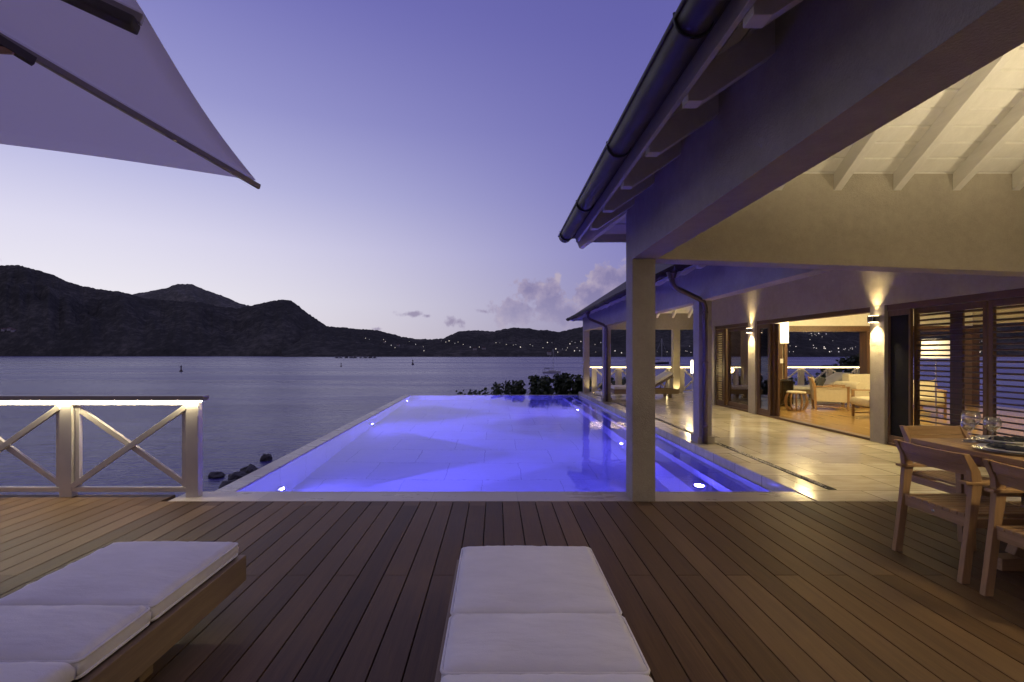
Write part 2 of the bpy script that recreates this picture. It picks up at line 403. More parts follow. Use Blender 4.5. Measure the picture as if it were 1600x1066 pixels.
low = nt.mapr(el, .05, .13, .35, .85)
sky2 = nt.mix(nt.m('MULTIPLY', fb, low), sky, ccol)
sky2 = nt.mix(fs, sky2, lin(140, 128, 160))
back = nt.mapr(sp.outputs[1], -.5, .25, 1, 0, True)
sky2 = nt.mix(back, sky2, lin(117, 110, 136))
zen = nt.mapr(el, .62, .95, 0, 1, True)
sky2 = nt.mix(zen, sky2, lin(128, 121, 164))
nt.l.new(sky2, bg.inputs[0]); bg.inputs[1].default_value = 1.0

# ------------------------------------------------------------------ sea, ground, hills
SEA = -5.5
o = MB().quad((-9000, -3000, SEA), (9000, -3000, SEA), (9000, 9000, SEA), (-9000, 9000, SEA)).build('sea', M['sea']); struct(o)
# ground around the house: a rocky slope down to the shore
g = MB(); nx, ny = 90, 90
for j in range(ny + 1):
    for i in range(nx + 1):
        x = -22 + 62 * i / nx; y = -26 + 66 * j / ny
        dl = min(x + 13.2, 0.95 * (36 - y) + .15 * (x + 5), (22 - y) * 1.1 if x < -3 else 99)
        e = mnoise.noise(Vector((x * .35, y * .35, 3))) * .7 + mnoise.noise(Vector((x * 1.1, y * 1.1, 9))) * .25
        z = max(-7.2, min(-2.5, SEA - .5 + dl * .34 + e))
        g.v.append((x, y, z))
for j in range(ny):
    for i in range(nx):
        a = j * (nx + 1) + i; g.f.append((a, a + 1, a + nx + 2, a + nx + 1))
struct(g.build('ground', M['soil'], smooth=True))
HILLS = {}
def interp(pts, x):
    if x <= pts[0][0]: return pts[0][1]
    for (x0, y0), (x1, y1) in zip(pts, pts[1:]):
        if x <= x1:
            t = (x - x0) / (x1 - x0); return y0 + (y1 - y0) * t
    return pts[-1][1]
def hill(name, key, pts, Ds, Dr, mat, step=2.5, amp=1.0, seed=0):
    rows = 22; mb = MB(); x0, x1 = pts[0][0], pts[-1][0]; n = int((x1 - x0) / step)
    def surf(px, t):
        ry = interp(pts, px)
        ridge = max(0.0, (VY - ry)) / F * Dr + HC - SEA
        rough = (mnoise.noise(Vector((px * .35, seed, 1))) * .9 + mnoise.noise(Vector((px * .09, seed, 5))) * 1.1) * Dr / F * amp
        tt = min(t, 1.0)
        Y = Ds + (Dr - Ds) * t
        zz = ridge * (tt ** .8 if t <= 1 else max(0, 1 - (t - 1) * 1.6)) + rough * min(1, tt * 2)
        fold = mnoise.noise(Vector((px * .018 + seed, t * 1.6, 2))) + .5 * mnoise.noise(Vector((px * .06 + seed, t * 5, 7)))
        zz += fold * ridge * .17 * math.sin(math.pi * min(tt, 1.)) + mnoise.noise(Vector((px * .3, t * 40, 3))) * 3.0 * min(1, tt * 3)
        lim = (ridge / Dr) * Y * .985 if t < .97 else 1e9
        zz = min(zz, lim)
        if t <= 0: zz = -3.
        return Vector(((px - VX) / F * Y, Y, SEA + zz))
    ts = [k / rows for k in range(rows + 1)] + [1.15, 1.4, 1.65]
    for i in range(n + 1):
        px = x0 + step * i
        for t in ts: mb.v.append(tuple(surf(px, t)))
    k = len(ts)
    for i in range(n):
        for j in range(k - 1): mb.f.append((i * k + j, (i + 1) * k + j, (i + 1) * k + j + 1, i * k + j + 1))
    HILLS[key] = surf
    return struct(mb.build(name, mat, smooth=False))
left_pts = [(-700, 470), (-400, 440), (-150, 425), (0, 415), (28, 414), (50, 420), (82, 429), (105, 440), (125, 446), (155, 452), (195, 457), (225, 466), (255, 469), (285, 471), (312, 472), (342, 479), (370, 482), (390, 479), (402, 475), (422, 471), (440, 468), (453, 469), (468, 479), (480, 489), (495, 499), (510, 509), (530, 523), (560, 536), (590, 546), (615, 551), (640, 557)]
hill('hill', 'left', left_pts, 1330, 1900, M['hill'], seed=1)
back_pts = [(120, 520), (170, 480), (200, 461), (235, 455), (260, 450), (276, 444), (300, 444), (320, 453), (350, 463), (374, 474), (392, 478), (420, 490), (460, 510), (500, 535)]
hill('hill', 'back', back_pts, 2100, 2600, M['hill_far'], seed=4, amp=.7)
mid_pts = [(440, 540), (480, 516), (510, 510), (540, 512), (558, 514), (589, 516), (605, 520), (627, 526), (652, 530), (680, 530), (692, 529), (705, 523), (717, 518), (739, 516), (771, 518), (788, 514), (802, 512), (824, 513), (842, 516), (858, 516), (871, 519), (886, 516), (913, 510), (960, 502), (1020, 492), (1100, 486), (1200, 478), (1320, 482), (1450, 488), (1600, 480), (1800, 490), (2200, 500), (2800, 520)]
hill('hill', 'mid', mid_pts, 1080, 1750, M['hill'], seed=8, amp=.8)
mb = MB()
for i in range(9):
    px = 527 + i * 7.2 + random.uniform(-2, 2); Y = 745 + random.uniform(-8, 8); p = at(px, 553, Y)
    mb.lathe([(.1, -1), (random.uniform(3, 6), -.5), (random.uniform(2, 4), random.uniform(.8, 1.8)), (.2, random.uniform(1.6, 2.8))], 9, (p.x, Y, SEA))
struct(mb.build('islet', M['rock']))

def on_hill(key, px, py):
    best = None
    for k in range(4, 200):
        t = k / 200; p = HILLS[key](px, t); y = VY - (p.z - HC) / p.y * F
        if best is None or abs(y - py) < best[0]: best = (abs(y - py), p)
    return best[1]
LAMPS = [(572, 531), (578, 533), (600, 533), (603, 536), (612, 542), (618, 546), (640, 536), (650, 540), (663, 551), (662, 544), (690, 535), (697, 537), (702, 535), (711, 539), (716, 537), (724, 541), (735, 545), (749, 545), (775, 538), (781, 538), (791, 541), (802, 542), (806, 541), (813, 545), (828, 541), (832, 543), (848, 546), (855, 538), (862, 538), (868, 548), (871, 553), (878, 548), (884, 550), (890, 540), (893, 536), (897, 551), (901, 546), (905, 551), (929, 541), (930, 553), (938, 538), (960, 551), (970, 554), (1026, 553), (1041, 553), (1070, 551), (1076, 544), (1072, 552), (1078, 555), (1054, 549), (914, 540), (907, 536), (898, 538), (886, 546), (945, 548), (985, 540)]
for i in range(26):       # seen through the living room
    LAMPS.append((random.uniform(1222, 1352), random.choice((557, 555, 553, 549, 546, 551)) - abs(random.gauss(0, 2))))
for i in range(12): LAMPS.append((random.uniform(1262, 1305), random.uniform(523, 535)))
for i in range(10): LAMPS.append((random.uniform(1400, 1640), random.uniform(535, 556)))
base_l = None
for i, (px, py) in enumerate(LAMPS):
    p = on_hill('mid', px, min(py, 556)); s = random.choice((.55, .7, .8, 1.2))
    if base_l is None:
        base_l = MB().lathe([(.05, -1), (.7, -.7), (1, 0), (.7, .7), (.05, 1)], 8).build('hillside_lamp', M['lamp_far'], world=False)
        ob = base_l; faint = base_l.data.copy(); faint.materials.clear(); faint.materials.append(M['lamp_faint'])
    else:
        ob = base_l.copy(); COL.objects.link(ob)
        if i % 3 == 1: ob.data = faint
    ob.location = p + Vector((0, -6, 4)); ob.scale = (s, s, s)
    tag(ob, 'tiny lamp shining on the dark far hillside above the bay', 'lamp', 'lamps on the far hillside')
HS = [('left', 6, 517, 'pale house at the left edge of the photo, low on the left hill'), ('left', 15, 515, 'pale house on the left hill, middle one of three close together'), ('left', 21, 518, 'pale house on the left hill, right one of three close together'),
      ('mid', 601, 536, 'pale house on the far hillside below the saddle, left of the bay lights'), ('mid', 622, 541, 'pale house low on the far hillside right of the saddle'), ('mid', 742, 547, 'pale house by the shore in front of the middle ridge'), ('mid', 756, 546, 'wide pale house by the shore under the middle ridge'), ('mid', 858, 553, 'pale house at the waterline behind the white sailboat')]
for key, px, py, lab in HS:
    p = on_hill(key, px, py); w = random.uniform(6, 10)
    t = thing('hillside_house', lab, 'house', p, 0, 'pale houses on the far hills')
    MB().box(-w / 2, w / 2, -4, 4, -3, 4).build('wall', M['house_pale'], t, world=False)
    MB().prism([(-w / 2 - .6, 4.02), (w / 2 + .6, 4.02), (0, 7)], 'y', -4.5, 4.5).build('roof', M['house_roof'], t, world=False)

# buoys, boats, rocks
def buoy(px, py, hpx, lab):
    Y = (HC - SEA) * F / (py - VY); p = at(px, py, Y); h = hpx / F * Y
    t = thing('buoy', lab, 'buoy', (p.x, Y, SEA), 0, 'channel buoys on the bay')
    MB().lathe([(.05, -.2 * h), (.24 * h, -.1 * h), (.26 * h, .12 * h), (.1 * h, .3 * h), (.07 * h, .7 * h)], 14).build('float', M['buoy'], t, world=False, smooth=True)
    MB().lathe([(.02 * h, .7 * h), (.13 * h, .72 * h), (.13 * h, .8 * h), (.02 * h, 1. * h)], 10).build('topmark', M['buoy'], t, world=False)
buoy(283, 581, 10, 'dark channel buoy nearest the left railing, off the left hill')
buoy(533, 573, 6, 'dark buoy in mid bay below the islet')
buoy(645, 570, 8, 'slim dark buoy in mid bay above the left pool corner')
def sailboat(px, py, L, mh, rz, lab, hull):
    Y = (HC - SEA) * F / (py - VY); p = at(px, py, Y)
    t = thing('sailboat', lab, 'sailboat', (p.x, Y, SEA), rz)
    h = MB(); n = 12
    for i in range(n + 1):
        u = i / n; x = (u - .5) * L; w = L * .15 * (math.sin(math.pi * min(1, .18 + u * .82)) ** .7 if u < 1 else .02); top = L * (.085 + .04 * u)
        h.v += [(x, -w, top), (x, -w * .7, -.1), (x, w * .7, -.1), (x, w, top)]
    for i in range(n):
        a = i * 4
        for k in range(4): h.f.append((a + k, a + 4 + k, a + 4 + (k + 1) % 4, a + (k + 1) % 4))
    h.f.append((0, 1, 2, 3)); h.f.append((n * 4 + 3, n * 4 + 2, n * 4 + 1, n * 4))
    h.build('hull', hull, t, world=False)
    MB().box(-.12 * L, .2 * L, -.08 * L, .08 * L, .1 * L, .16 * L).build('cabin', M['white_hull'], t, .02, world=False)
    b = MB().box(-.42 * L, -.12 * L, -.1 * L, .1 * L, .27 * L, .285 * L)
    for sx in (-.4, -.14):
        for sy in (-.09, .09): b.bar((sx * L, sy * L, .1 * L), (sx * L, sy * L, .272 * L), .05, .05, (0, 1, 0))
    b.build('bimini', M['dark_hull'], t, world=False)
    ms = MB().tube([(.08 * L, 0, .15 * L), (.08 * L, 0, mh)], .011 * L, 8)
    ms.build('mast', M['mast'], t, world=False)
    MB().tube([(.08 * L, 0, .24 * L), (-.36 * L, 0, .25 * L)], .014 * L, 6).build('boom', M['mast'], t, world=False)
    MB().tube([(.08 * L, 0, mh), (.49 * L, 0, .13 * L)], .003 * L, 5).tube([(.08 * L, 0, mh), (-.49 * L, 0, .1 * L)], .003 * L, 5).build('rigging', M['mast'], t, world=False)
sailboat(862, 583, 6.6, 8.6, 0, 'small white sailboat moored in the bay above the shrubs', M['white_hull'])
sailboat(1032, 569, 12, 17., .1, 'dark hulled yacht moored beyond the far terrace', M['dark_hull'])
def rock(px, py, s, lab, sq=.6):
    Y = (HC - SEA) * F / (py - VY); p = at(px, py, Y)
    bm = bmesh.new(); bmesh.ops.create_icosphere(bm, subdivisions=4, radius=1)
    sd = random.uniform(0, 50)
    for v in bm.verts:
        k = 1 + .35 * mnoise.noise(v.co * 1.2 + Vector((sd, 0, 0))) + .16 * mnoise.noise(v.co * 3.2 + Vector((0, sd, 0))) + .06 * mnoise.noise(v.co * 9)
        v.co = Vector((v.co.x * s * k, v.co.y * s * k * .8, v.co.z * s * k * sq))
    me = bpy.data.meshes.new('rock'); bm.to_mesh(me); bm.free(); me.materials.append(M['rock'])
    o = bpy.data.objects.new('rock', me); COL.objects.link(o); o.location = (p.x, Y, SEA + s * sq * .3); o.rotation_euler.z = random.uniform(0, 6)
    tag(o, lab, 'rock', 'boulders at the waterline')
rock(416, 719, .38, 'lone rounded boulder in the water, farthest from the railing', .8)
rock(338, 745, .5, 'flat boulder just right of the railing end, leftmost of the shore rocks', .4)
rock(372, 752, .62, 'boulder against the pool edge, between the flat rock and the tall rock')
rock(358, 763, .55, 'low boulder at the pool corner, nearest to the deck', .5)
rock(390, 742, .6, 'tall dark boulder touching the pool edge, right end of the shore rocks', .7)

# shrubs beyond the pool
def shrub(px0, px1, top, Y, lab, n=900, name='shrub'):
    c0, c1 = at(px0, 553, Y).x, at(px1, 553, Y).x; cx = (c0 + c1) / 2; W = (c1 - c0) / 2
    zt = at(0, top, Y).z; base = -2.6
    t = thing(name, lab, 'shrub', (cx, Y, base), 0, 'dark shrubs past the pool')
    st = MB(); lf = MB(); hubs = []
    for k in range(max(6, int(W * 9))):
        x = random.uniform(-W, W) * .95; y = random.uniform(-.8, .8)
        hgt = (zt - base) - .28 * abs(x / W) ** 2 - random.choice((0, .08, .2, .35))
        st.tube([(x * .3, y * .3, 0), (x * .7, y * .7, hgt * .5), (x, y, hgt)], [.045, .03, .012], 6); hubs.append((x, y, hgt))
        hubs.append((x * .85, y, hgt - .3)); hubs.append((x * .8 + random.uniform(-.2, .2), y, hgt - .65))
    for q in range(n):
        hx, hy, hz = random.choice(hubs); r = random.uniform(.05, .3)
        a, e = random.uniform(0, 6.28), random.uniform(-1.2, 1.3)
        p = Vector((hx + r * math.cos(a) * math.cos(e), hy + r * math.sin(a) * math.cos(e), hz + r * math.sin(e) * .8))
        s = random.uniform(.045, .095); nrm = Vector((random.gauss(0, 1), random.gauss(0, 1), random.gauss(.5, 1))).normalized()
        u = nrm.orthogonal().normalized(); w = nrm.cross(u); o0 = len(lf.v)
        for k in range(6):
            b_ = k * math.pi / 3; lf.v.append(tuple(p + u * math.cos(b_) * s + w * math.sin(b_) * s * .8 + nrm * (.012 if k % 3 else -.012)))
        lf.f.append(tuple(o0 + k for k in range(6)))
    st.build('stem', M['bark'], t, world=False); lf.build('foliage', M['leaf'], t, world=False)
shrub(716, 740, 609, 19.0, 'small sparse shrub, leftmost above the pool edge', 260)
shrub(738, 765, 611, 18.6, 'low shrub poking above the pool edge between its taller neighbours', 300)
shrub(772, 812, 604, 18.9, 'mid sized shrub above the pool edge, left of the tallest', 700)
shrub(805, 868, 594, 19.2, 'tall dense shrub above the middle of the far pool edge', 1900)
shrub(858, 930, 591, 19.6, 'tallest dark shrub beside the far terrace column', 2400)
shrub(930, 1010, 596, 19.8, 'dark shrub behind the far railing left of the lounger', 1500)
shrub(1288, 1362, 562, 21., 'tall bush past the railing, seen through the living room', 2400)
shrub(1228, 1290, 588, 20., 'low bush past the railing, seen through the living room', 900)

# ------------------------------------------------------------------ deck, pool, terrace
mb = MB(); ex = [random.uniform(0, .004) for _ in range(200)]
k0, k1 = int((-9 - PH) / PITCH), int((9 - PH) / PITCH)
for k in range(k0, k1):
    x0 = PH + PITCH * k + .0035; x1 = x0 + PITCH - .007
    ye = 4.64 if x1 < -2.95 else 4.425
    js = [2.95] if k % 2 == 0 else [1.35]
    if k % 4 == 0: js = [2.95, .3]
    ys = [-3.2] + sorted(js) + [ye]
    for a, b_ in zip(ys, ys[1:]): mb.box(x0, x1, a + .0015, b_ - .0015, -.03, 0)
o = mb.build('deck', M['deck'], bevel=.0025); struct(o)
struct(MB().box(-9, 9, -3.2, 4.42, -.35, -.12).box(-9, -2.98, 4.42, 4.62, -.35, -.12).build('deck_base', M['drain']))
# foundation walls under deck and house
struct(MB().box(-8.8, 12.9, -3, 4.3, -4.5, -.36).box(3.2, 12.9, 4.4, 17.1, -4.5, -.52).box(-2.9, 3.2, 4.4, 17.2, -4.5, -1.8).build('foundation', M['concrete']))
WZ, PF = -.12, -1.57
NL, FL, PR, PN, PFY = -2.76, -3.03, 2.93, 4.745, 17.1
mb = MB()
mb.hexa([(NL - .05, PN - .05, PF - .15), (PR, PN - .05, PF - .15), (PR, PFY, PF - .15), (FL - .05, PFY, PF - .15), (NL - .05, PN - .05, PF), (PR, PN - .05, PF), (PR, PFY, PF), (FL - .05, PFY, PF)])
mb.hexa([(NL - .2, PN - .3, -2.4), (NL, PN - .3, -2.4), (FL, PFY + .2, -2.4), (FL - .2, PFY + .2, -2.4), (NL - .2, PN - .3, WZ - .02), (NL, PN - .3, WZ - .02), (FL, PFY + .2, WZ - .02), (FL - .2, PFY + .2, WZ - .02)])
mb.box(FL, PR + .1, PFY, PFY + .19, -2.4, WZ - .02)
mb.box(NL, PR, PN - .3, PN, -2.4, -.06)
mb.box(2.655, PR + .02, PN, PFY, PF, WZ - .28).box(2.38, 2.655, PN, PFY, PF, WZ - .62)
mb.box(PR, PR + .02, PN, PFY, PF, WZ - .0)
struct(mb.build('pool_basin', M['pool_tile']))
# rims of the overflow edges, a hair above the water
mb = MB().hexa([(NL - .22, PN, WZ - .019), (NL, PN, WZ - .019), (FL, PFY + .2, WZ - .019), (FL - .22, PFY + .2, WZ - .019), (NL - .22, PN, WZ + .012), (NL, PN, WZ + .012), (FL, PFY + .2, WZ + .012), (FL - .22, PFY + .2, WZ + .012)])
struct(mb.build('pool_rim', M['coping'], bevel=.004))
struct(MB().box(FL, PR, PFY, PFY + .2, WZ - .019, WZ + .003).build('pool_rim', M['coping']))
struct(MB().box(NL - .25, PR, 4.43, PN, -.058, 0).build('pool_coping', M['coping'], bevel=.006))
struct(MB().quad((NL - .005, PN - .01, WZ), (PR + .005, PN - .01, WZ), (PR + .005, PFY + .005, WZ), (FL - .005, PFY + .005, WZ)).build('pool_water', M['pool_water']))
mb = MB().box(PR + .021, 5.8, 4.43, 17.3, -.5, 0).box(5.8, 12.9, 13.1, 17.3, -.5, 0).box(5.8, 12.9, 4.43, 4.6, -.5, 0)
struct(mb.build('terrace', M['travertine'], bevel=.006))
struct(MB().box(5.8, 12.9, 4.6, 13.1, -.5, -.002).build('indoor_floor', M['floor_wood']))
struct(MB().box(3.3, 3.38, 4.8, 16.6, .001, .005).build('drain_channel', M['drain']))
mb = MB()
for i in range(2600):
    x = random.uniform(3.305, 3.375); y = random.uniform(4.82, 16.5) if i > 1300 else random.uniform(4.82, 9)
    if mnoise.noise(Vector((y * 2.2, 0, 0))) + (x - 3.34) * -10 < -.12: continue
    r = random.uniform(.004, .009); mb.lathe([(.001, 0), (r, r * .5), (.001, r)], 6, (x, y, .005))
tag(mb.build('pebbles', M['pebble']), 'white pebbles filling the narrow drain channel along the terrace', 'pebbles', kind='stuff')
# underwater lights
BLUE = (.26, .22, 1.)
def pool_light(x, y, z, dx, lab, e=1400.):
    t = thing('pool_light', lab, 'pool light', (x, y, z), 0, 'underwater lamps in the pool walls')
    rot = Matrix.Rotation(R(90) * dx, 4, 'Y')
    for nm, prof, mt in (('bezel', [(.075, 0), (.085, .004), (.08, .016), (.062, .016)], M['steel']), ('lens', [(.045, .012), (.045, .017), (.02, .02), (.002, .022)], M['lens_pool'])):
        q = MB().lathe(prof, 20); q.v = [tuple(rot @ Vector(v)) for v in q.v]; q.build(nm, mt, t, world=False, smooth=True)
    lamp('SPOT', 'pool_beam', (x + dx * .06, y, z), e, BLUE, t, (dx, 0, .0), .03, 82, .14)
    lamp('AREA', 'pool_glow', (x + dx * .05, y, z), e * .035, BLUE, t, (dx, 0, .0), .1)
lx = lambda y: NL + (FL - NL) * (y - PN) / (PFY - PN)
for y, lab in ((6.2, 'left wall pool lamp nearest the deck'), (11.2, 'middle pool lamp on the left wall'), (16.1, 'farthest pool lamp on the left wall')):
    pool_light(lx(y), y, -1.09, 1, lab)
t = thing('pool_light', 'right side pool lamp nearest the deck, set in a step by the column', 'pool light', (2.5, 5.95, WZ - .62), 0, 'underwater lamps in the pool walls')
MB().lathe([(.075, .0), (.085, .004), (.08, .016), (.062, .016)], 20).build('bezel', M['steel'], t, world=False); MB().lathe([(.06, .004), (.06, .012), (.03, .02), (.002, .022)], 20).build('lens', M['lens_pool'], t, world=False, smooth=True)
lamp('SPOT', 'pool_beam', (2.45, 5.95, WZ - .5), 480, BLUE, t, (-1, 0, -.35), .03, 100, .3)
lamp('AREA', 'pool_glow', (2.5, 5.95, WZ - .56), 24, BLUE, t, (0, 0, 1), .1)
for y, lab in ((9.0, 'middle pool lamp on the right step'), (13.8, 'farthest pool lamp on the right step')):
    pool_light(2.38, y, -1.13, -1, lab)

# ------------------------------------------------------------------ railing builder
def railing(lab, xa, xb, y, posts, led, name='railing', end=None, hz=.955):
    """straight run along X; X-braced panels between posts, lit under the handrail"""
    t = thing(name, lab, 'railing', (xa, y, 0))
    MB().box(xa, xb, y - .05, y + .05, hz - .045, hz).build('handrail', M['handrail'], t, .004)
    MB().box(xa + .02, xb - .02, y - .047, y - .033, hz - .052, hz - .0455).build('led_strip', led, t)
    for px in posts:
        MB().box(px - .058, px + .058, y - .024, y + .05, .0, hz - .046).build('post', M['rail'], t, .004)
    for a, b_ in zip(posts, posts[1:]):
        a1, b1 = a + .06, b_ - .06
        MB().box(a1, b1, y - .022, y + .022, hz - .088, hz - .05).build('top_rail', M['rail'], t, .003)
        MB().box(a1, b1, y - .022, y + .022, .05, .095).build('bottom_rail', M['rail'], t, .003)
        MB().box(a1 + .012, a1 + .05, y + .0, y + .04, .096, hz - .102).build('stile', M['rail'], t, .003)
        MB().box(b1 - .05, b1 - .012, y, y + .04, .096, hz - .102).build('stile', M['rail'], t, .003)
        MB().bar((a1, y - .012, .1), (b1, y - .012, hz - .105), .03, .05, (0, 0, 1)).build('brace', M['rail'], t, .003)
        MB().bar((a1, y + .021, hz - .105), (b1, y + .021, .1), .03, .05, (0, 0, 1)).build('brace', M['rail'], t, .003)
    return t
railing('lit white railing with crossed braces at the left edge of the wooden deck', -8.9, -2.74, 4.57, [-2.86 - 1.19 * k for k in range(6)][::-1], M['led'])
railing('lit white railing between the far corner column and the next pillar', 3.27, 6.14, 16.95, [3.42, 4.3, 5.2, 6.08], M['led_far'], hz=.93)
railing('lit white railing to the right of the far terrace pillar', 6.42, 9.28, 16.95, [6.5, 7.4, 8.3, 9.2], M['led_far'], hz=.93)
railing('lit white railing seen through the living room opening', 9.56, 12.8, 16.95, [9.66, 10.7, 11.7, 12.7], M['led_far'], hz=.93)

# ------------------------------------------------------------------ dining pavilion
PT = .668; RB = 2.70        # roof pitch; rafter underside where it crosses the outer beam face
pav = thing('dining_pavilion', 'open taupe pavilion with hipped roof on the right, one slim column at the pool corner', 'pavilion', (3.2, 1., 0))
MB().box(1.25, 1.46, 4.43, 4.65, .0, 2.22).build('column', M['stucco'], pav, .004)
MB().box(1.25, 1.46, -3., -2.78, .0, 2.22).build('column', M['stucco'], pav, .004)
MB().box(1.25, 1.48, -3.2, 4.65, 2.22, 2.86).build('beam', M['stucco'], pav, .004)
MB().hexa([(1.482, 4.43, 2.22), (5.8, 4.43, 2.065), (5.8, 4.65, 2.065), (1.482, 4.65, 2.22), (1.482, 4.43, 3.0), (5.8, 4.43, 3.0), (5.8, 4.65, 2.86), (1.482, 4.65, 2.86)]).build('beam', M['stucco'], pav)
RD = .13
def zr(dist): return RB + PT * dist                # rafter underside at a distance inside the outer beam face
RIDX = 5.4
def raf_w(y, x_end, parent, xf, xin):               # rafter across the west slope: from fascia xf to x_end, beam face xin
    q = MB(); z0, z1 = zr(xf - xin), zr(x_end - xin)
    zc = zr(xf + .065 - xin); q.prism([(xf, zc), (xf + .065, zc), (x_end, z1), (x_end, z1 + .155), (xf, z0 + .155)], 'y', y - .035, y + .035)
    return q.build('rafter', M['white_wood'], parent, .003)
for k in range(-8, 6):
    y = 1.65 + .55 * k
    if y > 4.6: continue
    raf_w(y, 1.25 + min(4.15, max(.12, 4.65 - y)), pav, .86, 1.25)
def raf_h(x, y_end, parent, yf, yin, name='rafter'):
    q = MB(); z0, z1 = zr(yin - yf), zr(yin - y_end)
    q.prism([(yf, z0), (y_end, z1), (y_end, z1 + .155), (yf, z0 + .155)], 'x', x - .035, x + .035)
    return q.build(name, M['white_wood'], parent, .003)
for k in range(-3, 5):
    x = 3.13 + .545 * k
    if x < 1.4: continue
    raf_h(x, 4.65 - min(4.1, max(.2, x - 1.25)), pav, 5.04, 4.65)
MB().bar((.86, 5.04, zr(-.39) + .07), (1.25 + 4.1, 4.65 - 4.1, zr(4.1) + .07), .06, .15).build('hip_rafter', M['white_wood'], pav)
# boards on the rafters
def boards_w(parent, xf, xin, y_lo, y_hi, xr, hip_y=None, hip_lo=None):
    q = MB(); w = .15; x = xf
    while x < xr:
        x2 = min(xr, x + w * .832 - .016)
        ya = lambda xx: y_hi - (xx - xf) if hip_y else y_hi
        yb = lambda xx: (y_lo + (xx - xf)) if hip_lo else y_lo
        za, zb = zr(x - xin) + .156, zr(x2 - xin) + .156
        q.hexa([(x, yb(x), za), (x2, yb(x2), zb), (x2, ya(x2), zb), (x, ya(x), za), (x, yb(x), za + .02), (x2, yb(x2), zb + .02), (x2, ya(x2), zb + .02), (x, ya(x), za + .02)])
        x += w * .832
    return q
def boards_h(yf, yin, x_lo, x_hi, n):
    q = MB(); w = .15 * .832
    for i in range(n):
        y = yf - i * w; y2 = y - w + .016
        xa = lambda yy: x_lo + (yf - yy)
        za, zb = zr(yin - y) + .156, zr(yin - y2) + .156
        q.hexa([(xa(y2), y2, zb), (x_hi, y2, zb), (x_hi, y, za), (xa(y), y, za), (xa(y2), y2, zb + .02), (x_hi, y2, zb + .02), (x_hi, y, za + .02), (xa(y), y, za + .02)])
    return q
boards_w(pav, .86, 1.25, -3.2, 5.04, RIDX, True).build('ceiling_boards', M['white_wood'], pav)
boards_h(5.04, 4.65, .86, RIDX + 3, 36).build('ceiling_boards', M['white_wood'], pav)
def slab(parent, pts, th=.05):
    q = MB(); q.hexa([*pts, *[(a, b_, c + th) for a, b_, c in pts]]); return q.build('roof', M['roof'], parent)
zt = lambda dd: zr(dd) + .182
rz_ = RIDX - 1.25
slab(pav, [(.78, -3.3, zt(-.47)), (RIDX, -3.3, zt(rz_)), (RIDX, 5.12 - (RIDX - .78), zt(rz_)), (.78, 5.12, zt(-.47))])
slab(pav, [(.78, 5.12, zt(-.47)), (RIDX, 5.12 - (RIDX - .78), zt(rz_)), (RIDX + 3, 5.12 - (RIDX - .78), zt(rz_)), (RIDX + 3, 5.12, zt(-.47))])
MB().box(.835, .859, -3.25, 5.06, zr(-.39) + .075, zr(-.39) + .17).build('fascia', M['soffit'], pav, .003)
MB().box(.86, 2.64, 5.041, 5.065, zr(-.39) + .075, zr(-.39) + .17).build('fascia', M['soffit'], pav, .003)
def gutter(parent, x, z, y0, y1, brs, rr=.085):
    q = MB(); n = 14; ys = [y0, y1]
    for y in ys:
        for r_ in (rr, rr - .006):
            for k in range(n + 1):
                a = math.pi + math.pi * k / n; q.v.append((x + r_ * math.cos(a), y, z + r_ * math.sin(a)))
    m_ = n + 1
    for k in range(n):
        q.f += [(k, k + 1, 2 * m_ + k + 1, 2 * m_ + k), (m_ + k, 3 * m_ + k, 3 * m_ + k + 1, m_ + k + 1), (k, m_ + k, m_ + k + 1, k + 1), (2 * m_ + k, 2 * m_ + k + 1, 3 * m_ + k + 1, 3 * m_ + k)]
    q.f += [(0, 2 * m_, 3 * m_, m_), (n, m_ + n, 3 * m_ + n, 2 * m_ + n)]
    g_ = q.build('gutter', M['gutter'], parent, smooth=False)
    for p in g_.data.polygons: p.use_smooth = True
    e = MB()
    for yy in (y0, y1):
        e.prism([(x + (rr - .002) * math.cos(math.pi + math.pi * k / n), z + (rr - .002) * math.sin(math.pi + math.pi * k / n)) for k in range(n + 1)], 'y', yy - .003, yy + .003)
    e.build('end_cap', M['gutter'], g_)
    MB().tube([(x - rr, y0, z + .004), (x - rr, y1, z + .004)], .011, 8).build('lip', M['gutter'], g_, smooth=True)
    for yy in brs:
        b_ = MB(); pts = [(x + (rr + .005) * math.cos(math.pi + math.pi * k / n), yy, z + (rr + .005) * math.sin(math.pi + math.pi * k / n)) for k in range(n + 1)]
        b_.tube([(x - rr - .006, yy, z + .02)] + pts, .0055, 6).build('bracket', M['black'], g_)
    return g_
gutter(pav, .728, 2.585, -3.2, 5.1, [.68, 1.78, 2.86, 3.95, 4.95], .066)
# lamps of the pavilion: a pendant above the table and two uplights on the beam, outside the frame
pl = thing('pendant_lamp', 'white drum pendant lamp hanging above the dining table', 'lamp', (3.75, 1.5, 0))
MB().lathe([(.2, 2.05), (.2, 2.35)], 28, (3.75, 1.5, 0), False).build('shade', M['white_shade'], pl)
MB().tube([(3.75, 1.5, 2.3), (3.75, 1.5, 4.4)], .006, 6).build('cord', M['black'], pl)
lamp('POINT', 'pendant_bulb', (3.75, 1.5, 2.03), 72, (1., .78, .4), pl, size=.12)
lamp('SPOT', 'beam_uplight', (1.75, .8, 2.3), 270, (1., .84, .52), None, (.5, .5, .9), .06, 120, .7)
lamp('SPOT', 'beam_uplight', (5.3, 1.6, 2.1), 300, (1., .84, .52), None, (-.4, .3, .9), .06, 120, .7)

